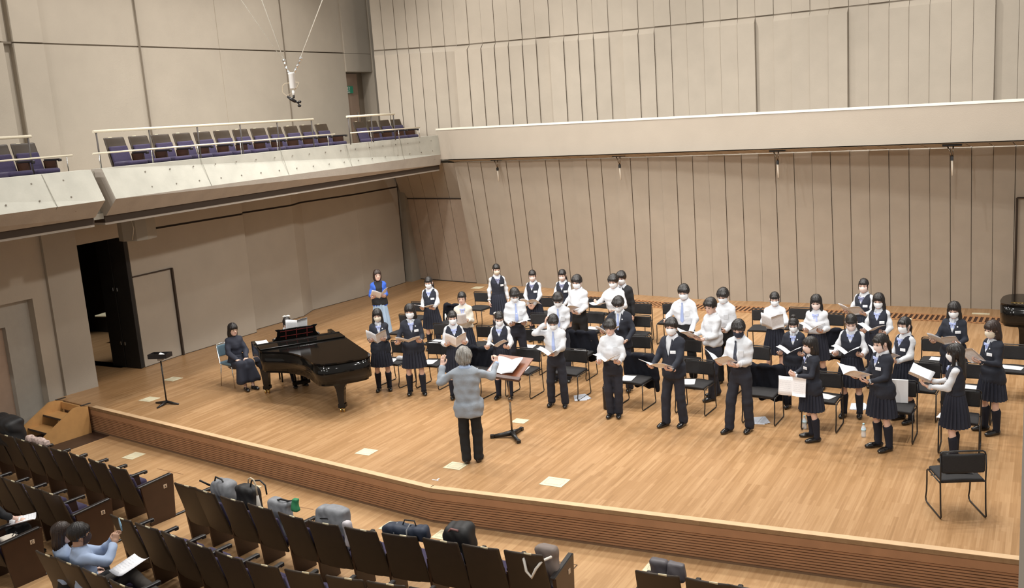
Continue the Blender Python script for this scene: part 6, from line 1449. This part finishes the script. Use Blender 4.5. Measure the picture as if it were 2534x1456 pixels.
    if 'watch' in extra:
        E, W = f.arm[-1]; u = (W-E)/np.linalg.norm(W-E); MB().tube([tuple(W-u*.03), tuple(W-u*.005)], .029, 10).build('watch', [M_BLKPL], root)
    pp = pose.get('paper')
    if pp is not None:
        kind_, plabel = pp[0], pp[1]; tilt = pose.get('t', 34); RT = Matrix.Translation((x, y, z0))@Matrix.Rotation(rz, 4, 'Z')@Matrix.Scale(sc_, 4)
        px_, py_, pz_ = pose.get('o', (0, 0, 0))
        loc = {'hold': (dx, fw+.15, z+.045), 'holdc': (dx, fw+.16, z-.06), 'tohead': (dx-.0, fw+.12, z+.01), 'oneup': (.12, .43, 1.13), 'wide': (.04, .36, z-.02), 'clasp': (.0, .22, .95), 'down': (0, .3, .9)}[pn_]
        M = RT@Matrix.Translation((loc[0]+px_, loc[1]+py_, loc[2]+pz_))@Matrix.Rotation(math.radians(pose.get('yaw', 0)), 4, 'Z')@Matrix.Rotation(math.radians(tilt), 4, 'X')@Matrix.Rotation(math.radians(pose.get('r', 0)), 4, 'Y')
        o = link('sheet_music', (BOOK+[SINGLE])[kind_], None); o.matrix_world = M; tag(o, plabel, 'sheet music', 'scores held by the choir')
    return root, f

W, C_, P_, N_ = M_MASKW, M_MASKC, M_MASKP, M_MASKN
def H(z=1.04, f=.27, **k): d_ = dict(p='hold', z=z, f=f); d_.update(k); return d_
CHOIR = [
 (1, 'GJ', (935, 763), (952, 965), 0, -4, 4, 10, 'long', C_, H(1.07, .26, w=.13, dx=.03, t=48, paper=(1, 'open score held at chest height by the girl nearest the piano tail')), 'blazer girl with very long straight hair and cream mask, beside the piano tail', {}),
 (2, 'GJ', (1015, 751), (1033, 975), 0, -2, 10, 8, 'medium', W, H(1.02, .28, dx=.06, w=.20, t=22, paper=(0, 'open score held flat by the second blazer girl from the piano')), 'girl in a navy blazer, shoulder-length hair and white mask, second from the piano tail', {}),
 (3, 'GV', (1060, 683), None, 1.62, -18, 0, 14, 'side', W, H(.98, .24, w=.12, t=14, paper=(0, 'score held low by the vest girl furthest left in the choir')), 'vest girl with a side ponytail and white mask standing furthest left in the second row', {}),
 (4, 'GC', (1142, 721), None, 1.60, -8, 4, 6, 'pony', None, dict(p='tohead' if False else 'hold', z=1.10, f=.25, dx=.0, w=.10, t=62, paper=(3, 'single page held upright by the cream cardigan girl')), 'unmasked girl in a cream cardigan with a pale blue bow', dict(tagc=False)),
 (5, 'GV', (1118, 768), None, 1.58, 4, 4, 8, 'pony', W, H(1.08, .27, w=.17, t=50, paper=(1, 'open score held by the vest girl with a white bow in her hair')), 'vest girl with a white bow in her hair, just left of the conductor', dict(extra=('flower',))),
 (6, 'GV', (1230, 768), (1250, 985), 0, -14, -14, 20, 'pony', W, H(1.03, .28, w=.19, t=20, paper=(1, 'open score held by the vest girl behind the conductor stand')), 'vest girl looking down over the conductor stand', dict(extra=('bowhair',), tagc=False)),
 (7, 'GV', (1227, 652), None, 1.64, 8, 0, 8, 'side', C_, dict(p='down'), 'tall vest girl in the back row, arms at her sides, cream mask', dict(extra=('dkbow',))),
 (8, 'GV', (1317, 667), None, 1.58, -22, -16, 10, 'bun', P_, dict(p='clasp', paper=(2, 'folded white sheet held low by the vest girl with the bun'), t=30, o=(0, .02, -.02)), 'vest girl in the back row with her hair in a bun and hands joined', dict(extra=('dkbow',))),
 (9, 'GV', (1391, 665), None, 1.60, -20, -6, 12, 'side', P_, dict(p='clasp', z=1.0), 'vest girl in the back row half hidden behind the tall shirt-sleeved boy', dict(extra=('dkbow',))),
 (10, 'BS', (1428, 679), None, 1.72, -38, -12, 12, 'short', W, H(.97, .24, w=.14, t=18, paper=(1, 'score held at the waist by the tall boy in the back row')), 'tall boy in a plain white shirt in the back row, reading at his waist', dict(tagc=False, extra=('blacktr',))),
 (11, 'BS', (1518, 677), None, 1.72, -28, -6, 14, 'short2', W, dict(p='oneup', t=10, paper=(3, 'page held out to the side by the white-shirted boy before the black suit')), 'white-shirted boy in the back row holding a page out to his side', dict(extra=('blacktr',))),
 (12, 'BK', (1537, 670), None, 1.72, -26, -12, 8, 'short', W, dict(p='down'), 'boy in a black suit at the very back, half hidden behind another boy', {}),
 (13, 'BT', (1271, 709), None, 1.70, 6, -2, 28, 'short', W, H(1.0, .25, w=.12, t=10, paper=(0, 'score held by the boy in a pale blue tie between the vest girls')), 'boy in a pale blue tie looking down, left of the boy who holds his head', {}),
 (14, 'BT', (1380, 720), None, 1.68, -10, -4, 26, 'mush', W, H(.95, .23, w=.10, dx=.05, t=6, paper=(3, 'page held low by the bowed boy with rolled sleeves')), 'bowed boy with rolled white sleeves standing behind the boy who holds his head', dict(extra=('rolled',))),
 (15, 'BT', (1374, 775), (1383, 1004), 0, -12, -2, 24, 'short', W, dict(p='tohead', z=1.0, f=.26, t=6, dx=.02, paper=(1, 'open score held low by the boy with a hand to his head')), 'boy in a pale blue tie raising one hand to his head', dict(tagc=False, step={-1: (-.12, .04), 1: (.13, -.02)})),
 (16, 'BL', (1531, 730), None, 1.70, -18, 2, 22, 'mush', W, dict(p='wide', z=1.06, t=20, yaw=20, o=(.05, .04, .03), paper=(1, 'loose score held by the boy with glasses and navy blazer')), 'boy in a navy blazer with glasses and a pale blue tie, behind the smiling boy', dict(extra=('glasses',))),
 (17, 'BS', (1514, 788), (1522, 1031), 0, -12, 4, 14, 'mush', None, H(.99, .26, w=.16, t=12, paper=(1, 'open score held by the smiling unmasked boy')), 'smiling unmasked boy in a white shirt with a full black fringe', dict(step={-1: (-.065, .0), 1: (.065, .01)})),
 (18, 'BJ', (1663, 786), (1672, 1053), 0, -34, -20, 4, 'short', W, H(.96, .30, w=.17, t=24, paper=(0, 'open score held low by the open-collared blazer boy')), 'boy in an open navy blazer over an open white collar, white mask', dict(step={-1: (-.10, -.04), 1: (.11, .10)})),
 (19, 'BT', (1692, 702), None, 1.74, -20, -6, 12, 'short', W, dict(p='wide', z=1.02, t=16, o=(-.16, -.06, -.13), paper=(2, 'white sheet lowered by the tall boy in the blue tie')), 'tall boy in a white shirt and blue tie with his arms apart', dict(extra=('blacktr',))),
 (20, 'BU', (1755, 735), (1768, 985), 0, -58, -24, 14, 'short2', None, H(1.04, .30, w=.12, t=28, paper=(0, 'open score held by the unmasked boy in profile')), 'unmasked boy in profile wearing a loose untucked white shirt', dict(extra=('rolled',), step={-1: (-.10, .12), 1: (.09, -.08)})),
 (21, 'BS', (1790, 710), None, 1.72, -24, -4, 18, 'short', W, H(.97, .24, w=.10, t=10, paper=(3, 'small page held by the short-haired boy standing behind the boy in profile')), 'short-haired white-shirted boy standing behind the boy in profile', dict(extra=('blacktr',))),
 (22, 'BD', (1825, 787), (1836, 1066), 0, -28, -16, 22, 'short2', N_, H(1.04, .27, w=.11, dx=.05, t=30, r=-8, o=(.06, 0, 0), paper=(1, 'open score held by the boy in the navy mask')), 'boy in a dark striped tie and navy face mask', dict(extra=('rolled',), step={-1: (-.10, -.02), 1: (.13, .14)})),
 (23, 'GS', (1922, 720), (1921, 940), 0, -8, -6, 14, 'pony', W, dict(p='holdc', z=1.07, f=.27, t=62, o=(0, -.02, .12), paper=(1, 'printed booklet held up by the white-bloused ponytail girl')), 'girl in a white blouse with a ponytail holding a booklet up before her chest', dict(extra=('nobow', 'short_socks'))),
 (24, 'GJ', (1968, 779), (1968, 1010), 0, -12, 0, 18, 'topbun', W, H(1.04, .26, w=.19, t=8, paper=(1, 'wide open score held by the blazer girl with a top bun')), 'short blazer girl with her hair in a top bun and white mask', dict(tagc=False, extra=('short_socks',))),
 (25, 'GS', (2020, 727), None, 1.60, -12, -4, 14, 'long', P_, H(1.05, .24, w=.13, t=10, paper=(1, 'thick open booklet held by the long-haired girl in a white blouse')), 'girl in a white blouse and pale bow with long loose hair, behind the top-bun girl', {}),
 (26, 'GJ', (2005, 832), (2010, 1088), 0, -72, 0, 6, 'medium', P_, dict(p='holdc', z=1.04, f=.25, t=-82, yaw=52, o=(-.06, -.10, -.09), paper=(2, 'printed page hanging from the hands of the front blazer girl')), 'blazer girl in profile holding a single page hanging from both hands', {}),
 (27, 'GV', (2138, 688), None, 1.62, -30, -18, 6, 'pony', P_, H(1.06, .27, w=.18, t=38, paper=(0, 'open score held by the vest girl furthest back on the right')), 'vest girl with a white hair bow standing furthest back on the right', dict(extra=('bowhair', 'dkbow'))),
 (28, 'GV', (2175, 724), None, 1.60, -18, -6, 10, 'long', W, H(1.02, .25, w=.17, t=10, paper=(1, 'open score held by the long-haired vest girl in the third row on the right')), 'long-haired vest girl with a white mask, just before the one furthest back', {}),
 (29, 'GV', (2110, 772), (2108, 1030), 0, -10, -6, 28, 'side', P_, H(1.05, .27, w=.19, t=8, paper=(1, 'wide open score held by the vest girl with bowed head')), 'vest girl with bowed head reading a wide open score', dict(tagc=False)),
 (30, 'GV', (2228, 783), (2238, 1043), 0, -48, -14, 6, 'pony', W, H(1.02, .27, w=.12, t=24, paper=(1, 'score held by the ponytail girl with a cream bow')), 'vest girl turned to the left with a long ponytail and cream hair bow', dict(extra=('creambow',))),
 (31, 'GJ', (2175, 822), (2182, 1112), 0, -54, -8, 14, 'pony', P_, H(1.04, .30, w=.13, t=20, paper=(1, 'open score held by the front blazer girl with a dark ponytail')), 'tall front blazer girl turned left with a ponytail and pink mask', {}),
 (32, 'GJ', (2362, 744), None, 1.62, -14, -4, 14, 'long', W, H(1.04, .28, w=.18, dx=.05, t=34, paper=(0, 'open score held by the masked blazer girl at the back right')), 'long-haired blazer girl with a white mask in the back on the right', {}),
 (33, 'GV', (2368, 850), (2362, 1140), 0, -98, -4, 6, 'long', W, H(1.06, .31, w=.14, t=22, paper=(1, 'printed score held by the vest girl with hair down her back')), 'vest girl turned away with long black hair down her back and a black wristwatch', dict(extra=('watch',))),
 (34, 'GJ', (2455, 791), (2452, 1070), 0, -54, -6, 8, 'medium', C_, H(1.10, .27, w=.12, t=44, paper=(1, 'open score held high by the brown-haired blazer girl')), 'brown-haired blazer girl with a beige mask at the right end of the choir', dict(hm=M_HAIRB)),
]
for (key, kind, hd, ft, hgt, phi, hy, hp, hair, mask, pose, lab, kw) in CHOIR:
    kw = dict(kw)
    if 'step' in kw: pose['step'] = kw.pop('step')
    person(key, kind, hd, ft, hgt, phi, hy, hp, hair, mask, pose, lab, 'singers of the choir', **kw)
print('choir built')

# ================================================================== CONDUCTOR, ADULTS, PIANIST, LISTENERS
def adult(label, x, y, z0, rz, sc_, f, HM, skin, hair, hm, group=None):
    root = empty('person', (x, y, z0), rz, sc_, label, 'person', group); link('body', f.body_mesh(skin, HM, None), root); hh = link('hair', hair_mesh(hair, hm), root, M=HM); return root, hh
def headm(hyaw, hpitch, dz=0, dy=0, roll=0): return Matrix.Translation((0, .012+dy, 1.497+dz))@Matrix.Rotation(math.radians(-hyaw), 4, 'Z')@Matrix.Translation((0, -.03, -.07))@Matrix.Rotation(math.radians(-hpitch), 4, 'X')@Matrix.Rotation(math.radians(roll), 4, 'Y')@Matrix.Translation((0, .03, .07))@Matrix.Scale(1.05, 4)
# conductor, seen from behind, both hands raised
x, y, H_ = place((1163, 857), (1170, 1144)); f = Fig(True, feet={-1: (-.075, -.02), 1: (.085, .03)}); f.seed = 2.2
f.set_arm(-1, (-.335, .16, 1.34), (-.75, -.1, -.9), (.10, .18, 1), (.6, .8, 0), 'open'); f.set_arm(1, (.40, .28, 1.32), (.55, -.1, -.95), (-.04, .12, 1), (-.75, .6, 0), 'fist')
root, hh = adult('grey-haired conductor seen from behind in a grey jacket with both hands raised', x, y, 0, facing(x, y, 172), H_/1.64, f, headm(8, 6), M_SKIN, 'grey', M_HAIRG)
f.garment('shirt', M_LBLUE, root, .010, 1.0, 1.37, arms=False, h=.014)
def jx(a, X, Y, Z): a = smin(a, rbox(X, Y, Z, (0, -.005, .96), (.152, .112, .27), .10), .05); a = smin(a, loft(X, Y, Z, f.T, .058, .69, .86), .06); a = smin(a, ell(X, Y, Z, (.165, .03, .80), (.035, .09, .11)), .05); return a+.005*np.sin(30*Z+6*np.sin(9*X))*np.exp(-((Z-1.0)/.2)**2)*(Y < .05)
f.garment('jacket', M_GJACK, root, .036, .68, 1.36, (.056, .052, .044), .90, (1.0, .22), h=.0105, noise=1.4, extra=jx)
for s in (-1, 1): E, W_ = f.arm[s]; MB().tube([tuple(E+(W_-E)*.84), tuple(E+(W_-E)*1.0)], [.042, .038], 12).build('cuff', [M_LBLUE], root)
f.collar(root, M_LBLUE); f.trousers(root, M_TROB); f.shoes(root, mat('brown_black_leather', (.022, .014, .010), .35), socks=False)
MB().box((.185, .02, .85), (.02, .13, .05), 0, .006).build('pocket_flap', [M_GJACK], root)
# woman in a cobalt cardigan, far left
x, y, H_ = place((932, 667), None, 1.62); f = Fig(False); f.seed = 1.1
for s in (-1, 1): f.set_arm(s, (s*.13+.04, .27, 1.03), (s*.3, -.6, -.75), (-s*.35, .9, .25), (-s*.25, -.15, 1), 'grip')
root, hh = adult('unmasked woman in a cobalt blue cardigan and black top standing furthest left', x, y, 0, facing(x, y, 4), H_/1.632, f, headm(-6, 2), M_SKIN, 'bob', M_HAIRB)
f.garment('top', M_BLKTOP, root, .016, .80, 1.352, arms=False, h=.012, puff=.014); f.garment('cardigan', M_BLUE, root, .030, .78, 1.35, (.048, .046, .040), .35, (.60, .125), h=.0115)
f.skirt(root, M_DENIM, .97, .10, r1=(.22, .19), pleats=14, name='long_skirt'); f.shoes(root, socks=False)
o = link('sheet_music', BOOK[1], None); o.matrix_world = Matrix.Translation((x, y, 0))@Matrix.Rotation(facing(x, y, 4), 4, 'Z')@Matrix.Translation((.0, .42, 1.08))@Matrix.Rotation(.15, 4, 'Z')@Matrix.Rotation(math.radians(34), 4, 'X')@Matrix.Rotation(.12, 4, 'Y'); tag(o, 'open pink-tinted score held by the woman in the cobalt cardigan', 'sheet music')

def seated(label, x, y, z0, rz, sc_, male, hands, hyaw, hpitch, hair, hm, knees, ankles, dz=-.36, skin=None, group=None):
    f = Fig(male, dz=dz, legs=({s: np.array(knees[s]) for s in (-1, 1)}, {s: np.array(ankles[s]) for s in (-1, 1)}))
    for s in (-1, 1): W_, pole, fing, palm, hd = hands[s]; f.set_arm(s, W_, pole, fing, palm, hd)
    root, hh = adult(label, x, y, z0, rz, sc_, f, headm(hyaw, hpitch, dz), skin or M_SKIN, hair, hm, group); return root, f, hh
# page turner on the blue chair
lap = {s: ((s*.10, .26, .93), (s*.6, -.6, -.3), (-s*.2, .95, -.15), (0, -.1, -1), 'relax') for s in (-1, 1)}
root, f, hh = seated('smiling woman in a long dark dress seated on the blue-backed chair left of the piano', -13.86, 13.03, 0, math.radians(-112), .98, False, lap, -4, 6, 'medium', M_HAIR, {-1: (-.09, .42, .50), 1: (.09, .42, .50)}, {-1: (-.07, .52, .085), 1: (.08, .50, .085)}, dz=-.345)
f.garment('dress_bodice', M_NAVDR, root, .022, .80, 1.372, (.054, .056, .046), .93, h=.0115, noise=1.6)
def dress(X, Y, Z):
    a = loft(X, Y, Z, f.T, .03, .74+f.dz, .99+f.dz)
    for s in (-1, 1): a = smin(a, cone(X, Y, Z, f.hip[s], f.knee[s], .10, .085), .05); a = smin(a, cone(X, Y, Z, f.knee[s], (s*.12, .50, .20), .085, .115), .06)
    a = smin(a, rbox(X, Y, Z, (0, .44, .32), (.12, .08, .16), .06), .05)
    return smax(a, .155-Z, .012)+.010*np.sin(30*X+8*Y+4*Z)*np.clip((.5-Z)*3, .1, 1)
sdf_obj('long_skirt', dress, (-.28, -.18, .12), (.28, .70, .68), .0125, M_NAVDR, root); f.shoes(root, socks=False)
mb = MB()
for s in (-1, 1): mb.tube([(s*.033+.021*math.cos(t), .096-.004*abs(math.cos(t)), .002+.015*math.sin(t)) for t in [2*math.pi*i/10 for i in range(10)]], .0016, 4, closed=True); mb.tube([(s*.054, .092, .006), (s*.078, .01, .004)], .0016, 4)
mb.tube([(-.012, .098, .004), (.012, .098, .004)], .0016, 4); mb.build('glasses', [M_BRASS], root, M=headm(-4, 6, f.dz))
# pianist behind the music desk
kh = {s: ((s*.22, .36, 1.07), (s*.6, -.5, -.6), (-s*.05, .98, -.1), (0, -.1, -1), 'relax') for s in (-1, 1)}
pp = pianopt(.785, -.40, 0)
root, f, hh = seated('pianist with black hair and a white hair bow behind the raised music desk', pp[0], pp[1], 0, math.atan2(_d3[1], _d3[0])-math.pi/2, 1.0, False, kh, 10, 40, 'pony', M_HAIR, {-1: (-.11, .40, .52), 1: (.11, .40, .52)}, {-1: (-.09, .58, .085), 1: (.10, .62, .085)}, dz=-.32)
f.garment('shirt', M_SHIRT, root, .012, .98, 1.365, (.046, .045, .034), .96, noise=2); f.garment('vest', M_VEST, root, .026, .90, 1.35, arms=False, neck=(1.17, .42), h=.0115, noise=.6); f.collar(root, M_SHIRT); f.shoes(root, sockz=.40)
def dsk(X, Y, Z):
    a = loft(X, Y, Z, f.T, .03, .74+f.dz, .99+f.dz)
    for s in (-1, 1): a = smin(a, cone(X, Y, Z, f.hip[s], np.array(f.knee[s])*(1, .92, 1), .10, .085), .05)
    return a+.008*np.sin(50*X+8*Y)
sdf_obj('skirt', dsk, (-.28, -.2, .35), (.28, .55, .75), .0125, M_SKIRT, root)
mb = MB()
for s in (-1, 1): mb.sphere((s*.036, -.10, .085), (.038, .016, .028), 10)
mb.sphere((0, -.105, .085), .015, 8); mb.build('hair_bow', [M_RIBB], hh)

# listeners in the third row
def on(seats, i, fwd=.0, dx=0):
    o_, rz_ = seats[i][1:]; n_ = np.array([-math.sin(rz_), math.cos(rz_)]); d_ = np.array([math.cos(rz_), math.sin(rz_)]); q_ = o_+n_*fwd+d_*dx; return q_[0], q_[1], rz_
kn = {-1: (-.12, .40, .50), 1: (.12, .40, .50)}; an = {-1: (-.12, .46, .085), 1: (.12, .46, .085)}
x, y, rz_ = on(sCC, 0, -.22, .06)
lap2 = {s: ((s*.09, .28, .93), (s*.6, -.6, -.3), (-s*.2, .95, -.15), (0, -.1, -1), 'relax') for s in (-1, 1)}
root, f, hh = seated('dark-haired listener in a light blue shirt sitting left of the man with the phone', x, y, FZ, rz_-.35, .98, False, lap2, 10, 6, 'medium', M_HAIRB, kn, an, dz=-.37)
f.garment('shirt', M_LBLUE, root, .020, .93, 1.37, (.050, .048, .040), .95, noise=2.4, h=.0115); f.collar(root, M_LBLUE); f.trousers(root, M_TROB, .97); f.shoes(root, socks=False)
x, y, rz_ = on(sCC, 1, -.22, .0)
ph = {1: ((.12, .33, 1.36), (.8, -.1, -.6), (-.25, .3, .9), (-.8, .3, 0), 'fist'), -1: ((-.04, .36, 1.34), (-.6, -.2, -.9), (.2, .3, .9), (.8, .3, 0), 'fist')}
kn2 = {-1: (-.14, .42, .52), 1: (.10, .44, .58)}; an2 = {-1: (-.15, .48, .085), 1: (.42, .62, .40)}
root, f, hh = seated('man with glasses and short black hair in a light blue shirt filming with a phone', x, y, FZ, rz_-.42, 1.03, True, ph, 0, 2, 'short', M_HAIR, kn2, an2, dz=-.37, skin=M_SKIN2)
f.garment('shirt', M_LBLUE, root, .024, .93, 1.37, (.056, .054, .046), .80, noise=3, h=.0115); f.collar(root, M_LBLUE); f.trousers(root, mat('grey_brown_trousers', (.045, .038, .032), .85), .97)
link('shoe', shoe_mesh(M_SHOE), root, M=Matrix.Translation((-.15, .49, 0))); link('shoe', shoe_mesh(M_SHOE), root, M=Matrix.Translation((.44, .66, .36))@Matrix.Rotation(-1.1, 4, 'Z')@Matrix.Rotation(-.5, 4, 'X'))
link('face_mask', mask_mesh(mat('dark_mask', (.05, .03, .03), .8)), root, M=headm(0, 2, f.dz))
mb = MB()
for s in (-1, 1): mb.tube([(s*.033+.021*math.cos(t), .096-.004*abs(math.cos(t)), .002+.015*math.sin(t)) for t in [2*math.pi*i/10 for i in range(10)]], .0018, 4, closed=True); mb.tube([(s*.054, .092, .006), (s*.084, .01, .004)], .002, 4)
mb.build('glasses', [M_BLKPL], root, M=headm(0, 2, f.dz))
RT = Matrix.Translation((x, y, FZ))@Matrix.Rotation(rz_-.42, 4, 'Z')@Matrix.Scale(1.03, 4)
t = empty('mobile_phone', (0, 0, 0), 0, 1, 'blue mobile phone held up by the man with glasses', 'phone'); t.matrix_world = RT@Matrix.Translation((.02, .42, 1.13))@Matrix.Rotation(.25, 4, 'Y')
MB().box((0, 0, 0), (.155, .010, .075), 0, .004).build('phone_body', [mat('blue_phone', (.16, .32, .45), .3)], t); MB().box((0, -.0056, 0), (.145, .001, .067), 0).build('screen', [mat('phone_screen', (.2, .3, .36), .1, emit=(.3, .45, .55, .25))], t)
o = link('sheet_music', SINGLE, None); o.matrix_world = RT@Matrix.Translation((.13, .44, .665))@Matrix.Rotation(.5, 4, 'Z')@Matrix.Rotation(.18, 4, 'X')@Matrix.Scale(1.15, 4); tag(o, 'white sheet on the knees of the man with the phone', 'sheet music')
# listener at the left edge: only arms, lap and page show
x, y, rz_ = on(sCL, 1, -.06, .06)
lp = {1: ((.16, .36, .97), (.6, -.6, -.5), (-.1, .98, .1), (-.2, -.2, -1), 'relax'), -1: ((.0, .34, .95), (-.6, -.6, -.5), (.3, .95, .1), (.1, -.2, -1), 'relax')}
root, f, hh = seated('listener in black at the left edge with pale forearms and a wristwatch', x, y, FZ, rz_-.25, 1.0, False, lp, 0, 14, 'medium', M_HAIR, kn, an, dz=-.33)
f.garment('top', M_BLKTOP, root, .022, .90, 1.36, (.050, .050, .046), .30, noise=2, h=.0115); f.trousers(root, M_TROB, .97); f.shoes(root, socks=False)
E, W_ = f.arm[1]; u = (W_-E)/np.linalg.norm(W_-E); MB().tube([tuple(W_-u*.045), tuple(W_-u*.02)], .029, 10).build('watch', [M_WBRIGHT], root)
o = link('sheet_music', SINGLE, None); o.matrix_world = Matrix.Translation((x, y, FZ))@Matrix.Rotation(rz_-.25, 4, 'Z')@Matrix.Translation((.22, .36, .635))@Matrix.Rotation(-.4, 4, 'Z')@Matrix.Rotation(.15, 4, 'X')@Matrix.Scale(1.1, 4); tag(o, 'printed white page on the lap of the listener at the left edge', 'sheet music')
for o in [SE0, CH0]:
    if o.get('label') == 'x': bpy.data.objects.remove(o)
